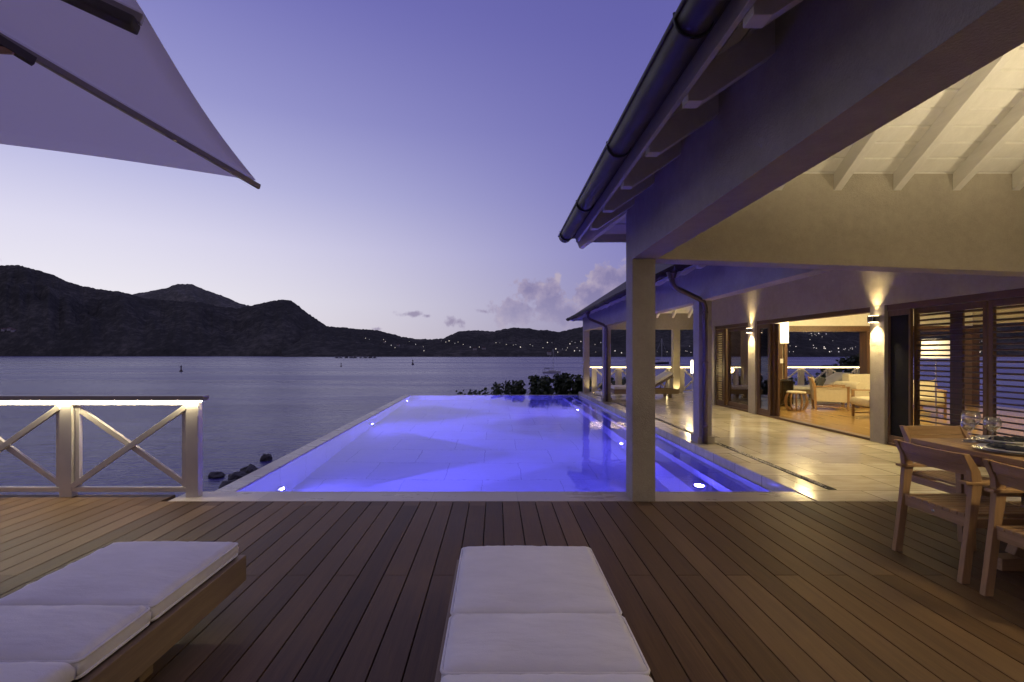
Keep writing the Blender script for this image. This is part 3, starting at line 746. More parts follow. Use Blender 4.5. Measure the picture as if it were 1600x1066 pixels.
# ------------------------------------------------------------------ main house
hs = thing('house', 'single storey taupe villa with sliding doors opening on a travertine terrace', 'house', (8., 9., 0))
CX0, CX1 = 3.05, 3.25
for yy in (7.28, 10.48, 13.68, 16.8):
    MB().box(CX0, CX1, yy, yy + .2, 0, 2.15).build('column', M['stucco'], hs, .004)
    if yy < 16: MB().box(CX0 - .03, CX1 + .03, yy - .03, yy + .2 + .03, .002, .11).build('plinth', M['stucco'], hs, .006)
for xx in (6.16, 9.3, 13.0):
    MB().box(xx, xx + .24, 16.8, 17., 0, 2.2).build('column', M['stucco'], hs, .004)
MB().box(CX0, CX1, 4.66, 16.6, 2.15, 2.86).box(CX0, CX1, 16.601, 17., 2.15, 2.6).build('beam', M['stucco'], hs, .004)
MB().hexa([(CX1 + .002, 16.8, 2.2), (12.9, 16.8, 2.2), (12.9, 17., 2.2), (CX1 + .002, 17., 2.2), (CX1 + .002, 16.8, 2.75), (12.9, 16.8, 2.75), (12.9, 17., 2.615), (CX1 + .002, 17., 2.615)]).build('beam', M['stucco'], hs)
WX = 5.8
def wall(*a): return MB().box(*a).build('wall', M['stucco'], hs)
wall(WX, 6.0, 4.431, 13.1, 2.08, 4.6)
for a, b_ in ((12.85, 13.1), (10.82, 11.13), (7.22, 7.5)):
    MB().box(WX, 5.99, a, b_, 0, 2.079).build('pillar', M['stucco'], hs, .004)
wall(WX, 6.0, -3.2, 4.43, -.02, 4.6)
# far wall with wide opening, east wall with openings, cream lining inside
wall(6.001, 7.75, 12.9, 13.1, 0, 2.6); wall(10.05, 10.34, 12.9, 13.1, 0, 2.6); wall(10.34, 12.7, 12.9, 13.1, 2.091, 2.6); MB().box(12.7, 12.9, 12.899, 13.1, 0, 2.6).build('corner_post', M['mahogany_z'], hs); wall(7.75, 10.05, 12.9, 13.1, 2.091, 2.6)
MB().box(6.03, 7.62, 12.86, 12.895, .0, 2.3).build('wood_panelling', M['mahogany_z'], hs)
MB().box(7.66, 7.74, 12.84, 13.12, 0, 1.939).box(9.86, 10.04, 12.84, 13.12, 0, 1.939).build('door_frame', M['mahogany_z'], hs, .004)
MB().box(7.62, 12.69, 12.82, 13.13, 1.94, 2.09).build('door_head', M['mahogany_y'], hs, .004)
MB().box(7.745, 12.69, 12.87, 12.898, 2.091, 2.449).build('cream_boards', M['white_wood'], hs)
wall(12.7, 12.9, 4.431, 5.6, 0, 2.6); wall(12.7, 12.9, 5.6, 12.899, 2.12, 2.6)
MB().box(12.66, 12.93, 8.6, 8.75, 0, 2.12).box(12.66, 12.93, 10.4, 10.5, 0, 2.12).build('mullion', M['mahogany_z'], hs)
wall(6.001, 12.7, 4.431, 4.6, 0, 2.6)
q = MB(); yy = 4.6
while yy < 12.88:
    q.box(6.0, 12.7, yy, min(12.9, yy + .136), 2.45, 2.47); yy += .14
q.build('ceiling', M['white_wood'], hs)
MB().box(6.001, 12.9, 4.44, 13.1, 2.601, 2.66).build('ceiling_slab', M['soffit'], hs)
# threshold, head frame
MB().box(5.83, 5.97, 4.61, 7.21, .0, .035).box(5.83, 5.97, 7.51, 10.81, .0, .035).box(5.83, 5.97, 11.14, 12.84, .0, .035).build('threshold', M['mahogany_y'], hs, .004)
MB().box(5.83, 5.985, 4.61, 7.21, 1.99, 2.078).box(5.83, 5.985, 7.51, 10.81, 2.0, 2.078).box(5.83, 5.985, 11.14, 12.84, 2.0, 2.078).build('door_head', M['mahogany_y'], hs, .004)
def leaf(y0, y1, x, kind, lab=None, st=.075, pitch=.088, z1=1.99, nst=()):
    fr = MB().box(x - .022, x + .022, y0, y0 + st, .036, z1).box(x - .022, x + .022, y1 - st, y1, .036, z1)
    fr.box(x - .021, x + .021, y0 + st, y1 - st, .036, .036 + .11).box(x - .021, x + .021, y0 + st, y1 - st, z1 - .08, z1)
    f = fr.build('louvre_door' if kind == 'louvre' else 'sliding_door', M['mahogany_z'], hs, .003)
    if lab: f['label'] = lab
    if kind == 'louvre':
        s_ = MB(); z = .036 + .16
        while z < z1 - .1:
            s_.hexa([(x - .03, y0 + st, z + .004), (x + .03, y0 + st, z - .002), (x + .03, y1 - st, z - .002), (x - .03, y1 - st, z + .004), (x - .03, y0 + st, z + .024), (x + .03, y0 + st, z + .018), (x + .03, y1 - st, z + .018), (x - .03, y1 - st, z + .024)]); z += pitch
        s_.build('slats', M['slat'], f)
        for yv in nst: MB().box(x + .03, x + .06, yv[0], yv[1], .05, z1 - .01).build('stile', M['mahogany_z'], f)
    else:
        MB().box(x - .004, x + .004, y0 + st - .005, y1 - st + .005, .14, z1 - .075).build('pane', M['glass_dark'], f)
    return f
leaf(12.36, 12.84, 5.86, 'louvre', 'narrow louvred wooden door at the far end', .06, .06)
leaf(11.14, 12.34, 5.93, 'glass')
for i, x in enumerate((5.86, 5.91, 5.96)):
    leaf(10.3 - i * .06, 10.81 - i * .02, x, 'glass', None, .09)
f = leaf(6.82, 7.21, 5.865, 'glass', 'narrow black screen panel beside the lamp pillar', .03)
f.children[0].data.materials[0] = M['screen']
leaf(5.84, 6.86, 5.95, 'louvre', 'wide louvred wooden door beside the lamp pillar', .05, .07, nst=((6.2, 6.37),))
leaf(4.62, 5.78, 5.91, 'louvre', 'louvred wooden door at the right edge of the photo', .05, .07)
# roof of the house
for k in range(23):
    raf_w(5.3 + .55 * k, 5.8 if 5.3 + .55 * k < 13.1 else min(5.8, 3.05 + 17. - (5.3 + .55 * k) + .1), hs, 2.66, 3.05) if 5.3 + .55 * k < 16.95 else None
for k in range(17):
    x = 3.4 + .55 * k; raf_h_len = min(3.6, x - 3.05 + .05)
    q = MB(); z0, z1 = zr(-.39), zr(raf_h_len)
    q.prism([(17.04, z0), (16.65 - raf_h_len, z1), (16.65 - raf_h_len, z1 + .155), (17.04, z0 + .155)], 'x', x - .035, x + .035)
    q.build('rafter', M['white_wood'], hs, .003)
HRX = 9.
q = MB(); x = 2.66
boards_w(hs, 2.66, 3.05, 5.1, 17.04, 6.2, True).build('ceiling_boards', M['white_wood'], hs)
boards_h(17.04, 16.65, 2.66, 13., 34).build('ceiling_boards', M['white_wood'], hs)
hz_ = zt(HRX - 3.05)
slab(hs, [(2.58, 5.1, zt(-.47)), (HRX, 5.1, hz_), (HRX, 17.12 - (HRX - 2.58), hz_), (2.58, 17.12, zt(-.47))])
slab(hs, [(2.58, 17.12, zt(-.47)), (HRX, 17.12 - (HRX - 2.58), hz_), (HRX + .01, 17.12 - (HRX - 2.58), hz_), (15.4, 17.12, zt(-.47))])
slab(hs, [(HRX, 5.1, hz_), (15.4, 5.1, zt(-.47)), (15.4, 17.12, zt(-.47)), (HRX, 17.12 - (HRX - 2.58), hz_)])
MB().box(2.635, 2.659, 5.1, 17.06, zr(-.39) + .075, zr(-.39) + .17).build('fascia', M['soffit'], hs, .003)
MB().box(2.66, 13., 17.041, 17.065, zr(-.39) + .075, zr(-.39) + .17).build('fascia', M['soffit'], hs, .003)
gutter(hs, 2.545, 2.575, 5.15, 17.1, [5.6 + 1.1 * k for k in range(11)], .07)
for yc in (7.22, 13.62):
    pts = [(2.545, yc - .22, 2.51), (2.545, yc - .22, 2.42), (2.56, yc - .21, 2.36), (2.62, yc - .17, 2.31), (3.0, yc - .05, 2.17), (3.09, yc - .02, 2.12), (3.12, yc - .01, 2.03), (3.12, yc - .01, .015)]
    dsp = MB().tube(pts, .037, 14).build('downspout', M['pipe'], hs, smooth=True)
    MB().lathe([(.05, 2.44), (.075, 2.53)], 14, (2.545, yc - .22, 0)).build('outlet', M['pipe'], dsp)
    for z in (.25, 1.2, 1.95): MB().lathe([(.038, z), (.044, z + .005), (.044, z + .03), (.038, z + .035)], 14, (3.12, yc - .01, 0)).build('pipe_clip', M['pipe'], dsp)
# wall lamps on the pillars
def sconce(y, lab, e):
    t = thing('wall_lamp', lab, 'wall lamp', (WX, y, 1.83), 0, 'up and down wall lamps on the door pillars')
    MB().box(5.69, 5.797, y - .055, y + .055, 1.83, 1.925).build('housing', M['steel'], t, .004)
    MB().box(5.7, 5.787, y - .045, y + .045, 1.9255, 1.929).box(5.7, 5.787, y - .045, y + .045, 1.826, 1.8295).build('lens', M['lens_warm'], t)
    lamp('SPOT', 'up_beam', (5.735, y, 1.935), e * .7, WARM, t, (.05, 0, 1), .05, 78, 1.)
    lamp('SPOT', 'down_beam', (5.735, y, 1.82), e, WARM, t, (.05, 0, -1), .025, 100, .9)
sconce(7.36, 'box wall lamp on the pillar beside the louvred doors', 125)
sconce(10.97, 'box wall lamp on the pillar at the far side of the living room opening', 125)
# small floor spots
def floor_spot(x, y, lab, aim, e=9):
    t = thing('floor_spot', lab, 'spotlight', (x, y, 0), 0, 'recessed floor spots by the columns')
    MB().lathe([(.05, .001), (.05, .006), (.036, .006)], 18, (x, y, 0)).build('ring', M['steel'], t)
    MB().lathe([(.035, .004), (.001, .008)], 18, (x, y, 0)).build('lens', M['lens_warm'], t)
    lamp('SPOT', 'floor_beam', (x, y, .03), e, WARM, t, aim, .02, 110, .7)
floor_spot(3.33, 7.45, 'floor spot at the foot of the downspout column nearest the camera', (-.2, .0, 1), 4)
floor_spot(3.36, 16.62, 'floor spot at the foot of the far corner column', (-.12, .2, 1), 12)
floor_spot(6.27, 16.64, 'floor spot at the foot of the pillar behind the lounger', (0, .2, 1), 16)
# ceiling lamps indoors, then added fill spots for the terraces
for x, y, e in ((7.3, 8.6, 110), (9.6, 10.6, 130), (7.2, 11.3, 90), (9.6, 6.6, 34)):
    t = thing('ceiling_lamp', 'round recessed lamp in the living room ceiling', 'lamp', (x, y, 2.44), 0, 'recessed lamps in the living room ceiling')
    MB().lathe([(.09, 2.438), (.1, 2.449)], 20, (x, y, 0)).build('trim', M['steel'], t); MB().lathe([(.08, 2.434), (.08, 2.437)], 20, (x, y, 0)).build('lens', M['lens_warm'], t)
    lamp('POINT', 'ceiling_bulb', (x, y, 2.2), e, WARM, t, size=.15)
lamp('SPOT', 'terrace_fill_down', (4.3, 9.2, 3.2), 380, WARM, None, (0, 0, -1), .1, 70, 1.)  # unseen fill spots above the beam, added to brighten the terrace floor
lamp('SPOT', 'terrace_fill_down', (4.3, 6.0, 3.2), 380, WARM, None, (0, 0, -1), .1, 70, 1.)
lamp('SPOT', 'terrace_fill_up', (5.7, 16.2, .08), 130, WARM, None, (-.1, -.35, 1), .05, 150, .8)  # unseen fill spots near the floor, added to light the far terrace ceiling
lamp('SPOT', 'terrace_fill_up', (10.2, 16.2, .08), 110, WARM, None, (-.1, -.35, 1), .05, 150, .8)

# ------------------------------------------------------------------ sun loungers
def cushion(x0, x1, y0, y1, z0, z1):
    """soft box with a crowned top and pinched ends"""
    q = MB(); nx, ny = 28, 28; idx = {}
    def P(i, j, top):
        u, v = i / nx, j / ny; x = x0 + (x1 - x0) * u; y = y0 + (y1 - y0) * v
        e = min(u, 1 - u) * (x1 - x0); f = min(v, 1 - v) * (y1 - y0); rd = .028
        dr = 0
        for w in (e, f):
            if w < rd: dr += rd - math.sqrt(max(0, rd * rd - (rd - w) ** 2))
        cr = .018 * (1 - abs(2 * u - 1) ** 3) * (1 - abs(2 * v - 1) ** 3)
        eg = max(0, 1 - min(e, f) / .14); wob = .004 * mnoise.noise(Vector((x * 7, y * 9, top))) + eg * .008 * mnoise.noise(Vector((x * 34, y * 34, 3)))
        return (x, y, (z1 + cr - min(dr, .03) + wob) if top else z0 + min(dr, .02))
    us = [0, .008, .02, .04, .06] + [.06 + .88 * k / 20 for k in range(1, 20)] + [.94, .96, .98, .992, 1]; us = us[:29]
    for top in (0, 1):
        for i in range(nx + 1):
            for j in range(ny + 1):
                idx[i, j, top] = len(q.v); q.v.append(P(us[i] * nx, us[j] * ny, top))
    for i in range(nx):
        for j in range(ny):
            q.f.append((idx[i, j, 1], idx[i + 1, j, 1], idx[i + 1, j + 1, 1], idx[i, j + 1, 1])); q.f.append((idx[i, j + 1, 0], idx[i + 1, j + 1, 0], idx[i + 1, j, 0], idx[i, j, 0]))
    for i in range(nx):
        for j in (0, ny):
            q.f.append((idx[i, j, 0], idx[i + 1, j, 0], idx[i + 1, j, 1], idx[i, j, 1]))
            q.f.append((idx[j, i, 0], idx[j, i + 1, 0], idx[j, i + 1, 1], idx[j, i, 1]))
    return q
def lounger(lab, loc, rz, back=0., name='sun_lounger'):
    """local: foot end at +Y; width along X, centred; back section from y=-1.0 hinge to the head end"""
    t = thing(name, lab, 'sun lounger', loc, rz, 'sun loungers with white cushions')
    W = .333; mat = M['lounger_wood']
    for sx in (-1, 1): MB().box(sx * (W + .012) - .018, sx * (W + .012) + .018, -1.98, 0.01, .125, .262).build('side_rail', mat, t, .004, world=False)
    MB().box(-W + .008, W - .008, -.028, .008, .146, .261).build('end_rail', mat, t, .004, world=False); MB().box(-W + .008, W - .008, -1.98, -1.945, .146, .261).build('end_rail', mat, t, .004, world=False)
    q = MB()
    for i in range(13): q.box(-W + .008, W - .008, -.1 - i * .088, -.04 - i * .088, .215, .236)
    q.build('slats', mat, t, world=False)
    for sx in (-1, 1):
        for y in (-.6, -1.75): MB().box(sx * (W - .1) - .03, sx * (W - .1) + .03, y - .04, y + .04, 0, .22).build('leg', mat, t, .004, world=False)
    for a, b_ in ((-.665, -.012), (-1.012, -.672)):
        c = cushion(-W, W, a, b_, .264, .348).build('cushion', M['canvas'], t, world=False, smooth=True)
        for zz in (.343, .276):
            pts = []
            for cx, cy in ((-W, a), (W, a), (W, b_), (-W, b_)):
                sx, sy = (1 if cx > 0 else -1), (1 if cy == b_ else -1); pts += [(cx - sx * .02, cy, zz), (cx - sx * .006, cy - sy * .006, zz), (cx, cy - sy * .02, zz)] if sx * sy < 0 else [(cx, cy - sy * .02, zz), (cx - sx * .006, cy - sy * .006, zz), (cx - sx * .02, cy, zz)]
            pts = pts + [pts[0]]
            if zz == .343: pts = [(p[0] * 1.002, p[1], p[2] - .012) for p in pts]
            MB().tube(pts, .006, 6, False).build('piping', M['canvas'], c, world=False, smooth=True)
    rot = Matrix.Translation((0, -1.02, .24)) @ Matrix.Rotation(-back, 4, 'X') @ Matrix.Translation((0, 1.02, -.24))
    q = cushion(-W, W, -1.95, -1.02, .264, .348); q.v = [tuple(rot @ Vector(v)) for v in q.v]; q.build('back_cushion', M['canvas'], t, world=False, smooth=True)
    q = MB()
    for i in range(10): q.box(-W + .008, W - .008, -1.92 + i * .09, -1.86 + i * .09, .215, .236)
    q.box(-W + .03, -W + .06, -1.92, -1.03, .19, .214).box(W - .06, W - .03, -1.92, -1.03, .19, .214)
    q.v = [tuple(rot @ Vector(v)) for v in q.v]; q.build('backrest', mat, t, world=False)
    if back > .05:
        e = rot @ Vector((0, -1.75, .2)); q = MB()
        for sx in (-.2, .2): q.bar((sx, e.y, e.z), (sx, e.y + .12, .12), .025, .025, (1, 0, 0))
        q.build('prop', mat, t, world=False)
    return t
lounger('white cushioned wooden sun lounger in the middle of the deck, foot end to the pool', (.158, 2.55, 0), 0)
lounger('white cushioned wooden sun lounger at the lower left of the deck, under the parasol', (-1.715, 2.61, 0), 0)
lounger('wooden sun lounger with raised white back on the far terrace behind the columns', (3.6, 15.1, 0), R(90), .52)
lounger('pale sun lounger with raised back beyond the living room, by the far railing', (9.0, 15.0, 0), R(90), .5)

# ------------------------------------------------------------------ parasol
def parasol():
    hub = Vector((-2.23, .83, 0)); t = thing('parasol', 'large square taupe parasol cut off by the top left of the photo', 'parasol', hub)
    a0 = math.atan2(2.59 - .83, -1.27 + 2.23); Rc = 1.985; ze, zh = 2.272, 2.72
    tip = []
    for k in range(8):
        a = a0 - k * math.pi / 4
        r = Rc if k % 2 == 0 else Rc * .69
        tip.append(Vector((r * math.cos(a), r * math.sin(a), ze + (.0 if k % 2 == 0 else (zh - ze) * .0))))
    tip[1] = Vector((1.28, .47, 2.268)); tip[7].z = 2.33
    q = MB(); n = 14
    def pt(k, u, v):                          # panel k: u hub->edge, v along the edge
        A, B = tip[k], tip[(k + 1) % 8]; e = A.lerp(B, v)
        e = e * (1 - .018 * math.sin(math.pi * v)); e.z = A.z + (B.z - A.z) * v + .004 * math.sin(math.pi * v)
        p = Vector((0, 0, zh)).lerp(e, u); p.z -= .012 * math.sin(math.pi * v) * math.sin(math.pi * min(1, u)) * u
        return p
    for k in range(8):
        o0 = len(q.v)
        for i in range(n + 1):
            for j in range(n + 1): q.v.append(tuple(pt(k, max(.02, i / n), j / n)))
        for i in range(n):
            for j in range(n):
                a = o0 + i * (n + 1) + j; q.f.append((a, a + n + 1, a + n + 2, a + 1))
    c = q.build('canopy', M['cloth'], t, world=False, smooth=True)
    so = c.modifiers.new('Solidify', 'SOLIDIFY'); so.thickness = .003; so.offset = 1
    for k in range(8):
        e = tip[k]; d_ = e - Vector((0, 0, zh)); s0 = Vector((0, 0, zh - .03)) + d_ * .04; s1 = Vector((0, 0, zh - .022)) + d_ * (1.012 if k % 2 == 0 else 1.)
        MB().bar(s0, s1, .018, .026).build('rib', M['handrail'], t, .003, world=False)
        p0 = Vector((0, 0, 2.0)); p1 = Vector((0, 0, zh - .05)) + d_ * .52
        MB().bar(p0 + d_ * .03, p1, .016, .022).build('strut', M['teak_x'], t, .003, world=False)
        MB().bar(p1 - d_ * .03 + Vector((0, 0, .012)), p1 + d_ * .03 + Vector((0, 0, .006)), .024, .03).build('joint', M['sleeve'], t, world=False)
    e = tip[1]; d_ = (e - Vector((0, 0, zh))); q = MB().bar(Vector((0, 0, zh - .05)) + d_ * .55, Vector((0, 0, zh - .045)) + d_ * .99, .05, .028)
    q.build('rib_sleeve', M['sleeve'], t, .006, world=False)
    MB().lathe([(.024, .05), (.024, 2.78), (.012, 2.82)], 18).build('pole', M['teak_z'], t, world=False, smooth=True)
    MB().lathe([(.07, 1.96), (.07, 2.02), (.03, 2.03)], 18).build('runner', M['black'], t, world=False)
    MB().lathe([(.07, zh - .06), (.07, zh - .01)], 18).build('hub', M['black'], t, world=False)
    MB().lathe([(.0, .0), (.33, .0), (.33, .05), (.04, .06), (.04, .25), (.03, .26)], 28).build('base', M['black'], t, world=False)
parasol()

# ------------------------------------------------------------------ dining table, chairs, tableware
tb = thing('dining_table', 'long teak dining table laid for dinner under the pavilion', 'table', (3.6, 2.4, 0))
q = MB(); n = 8; x0, x1 = 3.0, 4.14; w = (x1 - x0) / n
for i in range(n): q.box(x0 + i * w + .002, x0 + (i + 1) * w - .002, .9, 3.5, .705, .74)
q.build('tabletop', M['teak_y'], tb, .004)
MB().box(3.12, 4.06, 1.1, 3.4, .63, .703).build('apron', M['teak_y'], tb, .004)
for y in (1.35, 3.05):
    l = MB().box(3.14, 4.06, y - .05, y + .05, 0, .075).build('foot', M['teak_x'], tb, .006)
    MB().bar((3.28, y, .076), (3.5, y, .628), .09, .06, (0, 1, 0)).build('leg', M['teak_z'], tb, .005); MB().bar((3.92, y, .076), (3.7, y, .628), .09, .06, (0, 1, 0)).build('leg', M['teak_z'], tb, .005)
MB().box(3.55, 3.65, 1.36, 3.04, .2, .28).build('stretcher', M['teak_y'], tb, .005)
def chair(lab, loc, rz):
    """local: origin between the back feet, faces +Y; width along X"""
    t = thing('dining_chair', lab, 'chair', loc, rz, 'teak armchairs round the dining table')
    H = .235
    for sx in (-1, 1):
        x = sx * H
        prof = [(-.026, 0), (.022, 0), (.068, .38), (.098, .575), (.085, .66), (.022, .76), (-.014, .76), (.03, .66), (.038, .58), (.024, .4)]
        MB().prism(prof, 'x', x - .016, x + .016).build('back_leg', M['teak_z'], t, .003, world=False)
        MB().prism([(.492, 0), (.53, 0), (.515, .56), (.47, .56)], 'x', x - .016, x + .016).build('front_leg', M['teak_z'], t, .003, world=False)
        MB().box(x - .03, x + .03, -.02, .57, .585, .608).build('armrest', M['teak_y'], t, .005, world=False) if False else MB().prism([(x - sx * .012 - .028, .0), (x - sx * .012 + .028, .0), (x + .034, .3), (x + .03, .55), (x + .012, .575), (x - .012, .575), (x - .03, .55), (x - .028, .3)], 'z', .58, .598).build('armrest', M['teak_y'], t, .004, world=False)
        MB().box(x - .014, x + .014, .07, .48, .325, .378).build('seat_rail', M['teak_y'], t, .003, world=False)
    MB().box(-H + .02, H - .02, .035, .06, .32, .378).build('seat_rail', M['teak_x'], t, .003, world=False); MB().box(-H + .02, H - .02, .478, .5, .32, .378).build('seat_rail', M['teak_x'], t, .003, world=False)
    q = MB()
    for i in range(9):
        xx = -H + .021 + i * .0477; q.box(xx, xx + .041, .03, .525, .38, .398)
    q.build('seat', M['teak_y'], t, .003, world=False)
    q = MB()                                        # three curved boards of the backrest
    for z0, z1, s0 in ((.628, .69, .034), (.693, .756, .004)):
        m_ = 8
        for i in range(m_):
            xa, xb = -H + .018 + (2 * H - .036) * i / m_, -H + .018 + (2 * H - .036) * (i + 1) / m_
            ca, cb_ = [-.028 * (1 - (xx / H) ** 2) for xx in (xa, xb)]
            q.hexa([(xa, s0 + .02 + ca, z0), (xb, s0 + .02 + cb_, z0), (xb, s0 + .042 + cb_, z0), (xa, s0 + .042 + ca, z0), (xa, s0 - .002 + ca, z1), (xb, s0 - .002 + cb_, z1), (xb, s0 + .02 + cb_, z1), (xa, s0 + .02 + ca, z1)])
    q.build('backrest', M['teak_x'], t, world=False)
    MB().lathe([(.001, 0), (.011, 0), (.009, .004), (.001, .005)], 12, (0, 0, 0)).build('badge', M['steel'], t, world=False)
    bdg = [o for o in COL.objects if o.parent == t and o.name.startswith('badge')][0]; bdg.location = (0, .034, .35); bdg.rotation_euler = (R(90), 0, 0)
    return t
chair('teak armchair with its back to the deck, complete one nearest the pool', (2.755, 3.085, 0), R(-90))
chair('teak armchair at the right edge of the photo, nearest the camera', (2.745, 2.47, 0), R(-90))
chair('teak armchair at the head of the table, facing the camera', (3.58, 3.98, 0), R(180))
def wine_glass(x, y, s, lab):
    o = MB().lathe([(.001, .0), (.036, .0), (.034, .003), (.008, .009), (.0055, .02), (.0055, .085), (.01, .093), (.032, .107), (.045, .132), (.046, .15), (.038, .185), (.037, .185), (.0447, .15), (.0437, .132), (.031, .1085), (.009, .096), (.001, .094)], 32).build('wine_glass', M['glass_clear'], smooth=True)
    o.location = (x, y, .7405); o.scale = (s, s, s); tag(o, lab, 'wine glass', 'wine glasses on the dining table')
wine_glass(3.31, 3.37, 1.12, 'large balloon wine glass, middle of the three on the table')
wine_glass(3.25, 3.33, .86, 'smaller wine glass at the left, partly behind the balloon glass')
wine_glass(3.32, 3.235, 1.0, 'tall wine glass at the right, in front of the white plates')
def setting(x, y, r, w1, w2, w3):
    o = MB().lathe([(.001, 0), (.11, 0), (.175, .012), (.176, .015), (.11, .004), (.001, .004)], 40).build('charger_plate', M['steel'], smooth=True); o.location = (x, y, .7405)
    tag(o, 'silver charger plate under the white plate ' + w1, 'plate', 'charger plates on the table')
    o = MB().lathe([(.001, 0), (.08, 0), (.152, .018), (.153, .022), (.08, .005), (.001, .005)], 40).build('dinner_plate', M['plate'], smooth=True); o.location = (x, y, .7452)
    tag(o, 'white dinner plate with navy napkin ' + w1, 'plate', 'dinner plates on the table')
    q = MB(); nx, ny = 14, 6
    for top in (1, 0):
        for i in range(nx + 1):
            for j in range(ny + 1):
                u, v = i / nx - .5, j / ny - .5
                q.v.append((u * .2, v * .085 * (1 + .4 * math.sin(u * 9)), (.02 + .012 * mnoise.noise(Vector((u * 9, v * 14, x))) + .012 * (1 - (2 * v) ** 2)) if top else .008))
    A = (nx + 1) * (ny + 1)
    for i in range(nx):
        for j in range(ny):
            a = i * (ny + 1) + j; q.f += [(a, a + ny + 1, a + ny + 2, a + 1), (A + a + 1, A + a + ny + 2, A + a + ny + 1, A + a)]
    for i in range(nx):
        for j in (0, ny): a = i * (ny + 1) + j; b_ = a + ny + 1; q.f.append((a, b_, A + b_, A + a))
    for j in range(ny):
        for i in (0, nx): a = i * (ny + 1) + j; q.f.append((a, a + 1, A + a + 1, A + a))
    o = q.build('napkin', M['napkin'], smooth=True); o.location = (x, y, .748); o.rotation_euler.z = r; tag(o, 'folded navy napkin lying on the white plate ' + w1, 'napkin', 'napkins on the plates')
    c, s = math.cos(r), math.sin(r)
    for off, nm, ww in ((-.2, 'fork', w2), (.195, 'knife', w3)):
        q = MB()
        if nm == 'fork':
            q.bar((off, -.1, .006), (off, .02, .004), .008, .003).bar((off, .02, .004), (off, .045, .006), .02, .003)
            for k in (-.0075, -.0025, .0025, .0075): q.bar((off + k, .045, .006), (off + k, .09, .008), .003, .002)
        else: q.bar((off, -.1, .004), (off, .0, .004), .012, .005).bar((off, .0, .004), (off, .11, .003), .018, .002)
        o = q.build(nm, M['steel']); o.location = (x, y, .7405); o.rotation_euler.z = r; tag(o, ww, nm)
setting(3.2, 3.0, R(-90), 'in front of the complete side chair', 'steel fork left of the plate before the complete side chair', 'steel knife right of the plate before the complete side chair')
setting(3.5, 3.315, R(180), 'at the head of the table', 'steel fork beside the plate at the head of the table', 'steel knife beside the plate at the head of the table')

# ------------------------------------------------------------------ living room and far terrace furniture
def armchair(lab, loc, rz):
    t = thing('lounge_chair', lab, 'armchair', loc, rz, 'cream armchairs with wooden legs')
    W = .34
    for sx in (-1, 1):
        MB().prism([(-.36, 0), (-.31, 0), (-.335, .62), (-.42, .78), (-.45, .76), (-.39, .6)], 'x', sx * W - .02, sx * W + .02).build('back_leg', M['teak_z'], t, .003, world=False)
        MB().box(sx * W - .02, sx * W + .02, .28, .33, 0, .55).build('front_leg', M['teak_z'], t, .003, world=False)
        MB().box(sx * W - .03, sx * W + .03, -.36, .34, .551, .575).build('armrest', M['teak_y'], t, .004, world=False)
        MB().box(sx * (W - .004) - .012, sx * (W - .004) + .012, -.33, .28, .2, .54).build('side_panel', M['cream_fabric'], t, .004, world=False)
        MB().box(sx * W - .015, sx * W + .015, -.31, .28, .06, .085).build('stretcher', M['teak_y'], t, .003, world=False)
    MB().hexa([(-W + .02, -.36, .2), (W - .02, -.36, .2), (W - .02, -.3, .2), (-W + .02, -.3, .2), (-W + .02, -.43, .76), (W - .02, -.43, .76), (W - .02, -.37, .76), (-W + .02, -.37, .76)]).build('back_panel', M['cream_fabric'], t, .01, world=False)
    cushion(-W + .02, W - .02, -.28, .36, .26, .42).build('seat_cushion', M['cream_fabric'], t, world=False, smooth=True)
    return t
a1 = armchair('cream armchair with slate cushion beside the drum stool', (8.2, 11.85, 0), R(-118))
q = cushion(-.24, .24, -.2, .2, 0, .12); o = q.build('throw_cushion', M['dark_cushion'], smooth=True); o.location = (8.03, 11.92, .56); o.rotation_euler = (R(68), 0, R(-118))
tag(o, 'slate grey throw cushion leaning on the cream armchair by the stool', 'cushion')
armchair('cream armchair partly hidden behind the nearer lamp pillar', (8.02, 10.15, 0), R(80))
armchair('cream armchair glimpsed behind the louvred doors', (9.3, 10.6, 0), R(150))
st = thing('drum_stool', 'round slatted wooden stool in the living room opening', 'stool', (7.14, 11.5, 0))
MB().lathe([(.001, .42), (.2, .42), (.205, .44), (.19, .46), (.001, .46)], 24).build('seat', M['cream_fabric'], st, world=False)
q = MB()
for k in range(12):
    a = k * 2 * math.pi / 12; pts = [(r_ * math.cos(a), r_ * math.sin(a), z) for r_, z in ((.165, .02), (.22, .12), (.235, .22), (.22, .32), (.18, .419))]
    q.tube(pts, .014, 6)
q.build('slats', M['teak_z'], st, world=False)
MB().lathe([(.14, .0), (.18, .0), (.18, .03), (.14, .03)], 24).build('base_ring', M['teak_x'], st, world=False)
sf = thing('sofa', 'cream sofa with rolled arms at the back of the living room', 'sofa', (9.85, 12.3, 0))
MB().box(9.0, 10.7, 12.0, 12.75, .1, .32).build('base', M['cream_fabric'], sf, .02)
for x in (9.02, 10.68):
    q = MB().tube([(x, 11.95, .52), (x, 12.75, .52)], .12, 18).box(x - .1, x + .1, 11.97, 12.74, .1, .5); q.build('arm', M['cream_fabric'], sf, smooth=False)
MB().box(9.12, 10.58, 12.5, 12.76, .33, .82).build('back', M['cream_fabric'], sf, .04)
for x in (9.15, 9.87): cushion(x, x + .7, 11.98, 12.5, .325, .46).build('seat_cushion', M['cream_fabric'], sf, smooth=True)
for x in (9.1, 10.6):
    for y in (12.05, 12.7): MB().box(x - .025, x + .025, y - .025, y + .025, 0, .1).build('leg', M['teak_z'], sf)
cb = thing('cabinet', 'low black glass cabinet by the panelled wall of the living room', 'cabinet', (7.35, 12.55, 0))
MB().box(7.1, 7.6, 12.35, 12.75, .05, .68).build('body', M['black'], cb, .006)
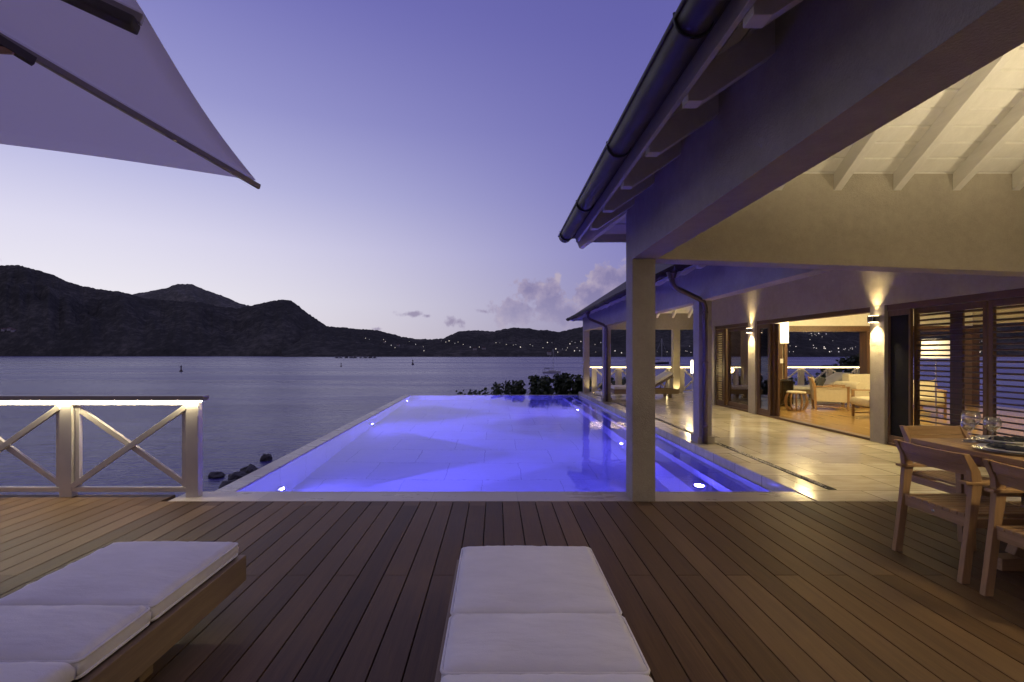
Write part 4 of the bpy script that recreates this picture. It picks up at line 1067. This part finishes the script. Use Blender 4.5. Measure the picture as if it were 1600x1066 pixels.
MB().box(7.12, 7.34, 12.335, 12.349, .07, .66).build('door', M['glass_dark'], cb, .002); MB().box(7.36, 7.58, 12.335, 12.349, .07, .66).build('door', M['glass_dark'], cb, .002)
for x in (7.15, 7.55): MB().box(x - .02, x + .02, 12.4, 12.7, 0, .05).build('foot', M['black'], cb)
pd = thing('pendant_lamp', 'tall white box pendant lamp glowing in the living room opening', 'lamp', (6.8, 11.6, 0))
MB().box(6.66, 6.94, 11.46, 11.74, 1.6, 2.2).build('shade', M['white_shade'], pd, .01); MB().tube([(6.8, 11.6, 2.2), (6.8, 11.6, 2.45)], .008, 6).build('cord', M['black'], pd)
tl = thing('floor_lamp', 'floor lamp with wide white drum shade glowing behind the louvred doors', 'lamp', (8.05, 8.85, 0))
MB().lathe([(.21, 1.27), (.2, 1.62)], 30, (8.05, 8.85, 0), False).build('shade', mat_emit('soft_lampshade', (1., .8, .5), .7), tl); MB().tube([(8.05, 8.85, .02), (8.05, 8.85, 1.5)], .012, 8).build('stem', M['steel'], tl); MB().lathe([(.14, 0), (.14, .02), (.02, .025)], 24, (8.05, 8.85, 0)).build('base', M['steel'], tl)
fl = thing('floor_lamp', 'slim white glowing floor lamp on the far terrace beside the column', 'lamp', (5.5, 13.55, 0))
MB().lathe([(.04, .8), (.045, 1.1), (.035, 1.17), (.001, 1.18)], 16, (5.5, 13.55, 0)).build('shade', mat_emit('white_lamp_shade', (1., .85, .6), 3.2), fl, smooth=True)
MB().tube([(5.5, 13.55, .015), (5.5, 13.55, .8)], .011, 8).build('stem', M['steel'], fl); MB().lathe([(.13, 0), (.13, .012), (.02, .016)], 24, (5.5, 13.55, 0)).build('base', M['steel'], fl)
lamp('POINT', 'floor_lamp_bulb', (5.35, 13.4, .9), 10, WARM, fl, size=.08)
sw = MB().box(7.55, 7.63, 12.845, 12.859, 1.1, 1.22).build('light_switch', M['plate']); tag(sw, 'small white switch on the brown panelling of the living room', 'light switch')

# ------------------------------------------------------------------ render settings
scene.view_settings.view_transform = 'Standard'; scene.view_settings.look = 'None'
scene.view_settings.exposure = 0; scene.view_settings.gamma = 1
scene.render.engine = 'CYCLES'
scene.cycles.use_denoising = True
scene.cycles.max_bounces = 10; scene.cycles.diffuse_bounces = 4; scene.cycles.transmission_bounces = 8; scene.cycles.transparent_max_bounces = 16
scene.cycles.sample_clamp_indirect = 6.
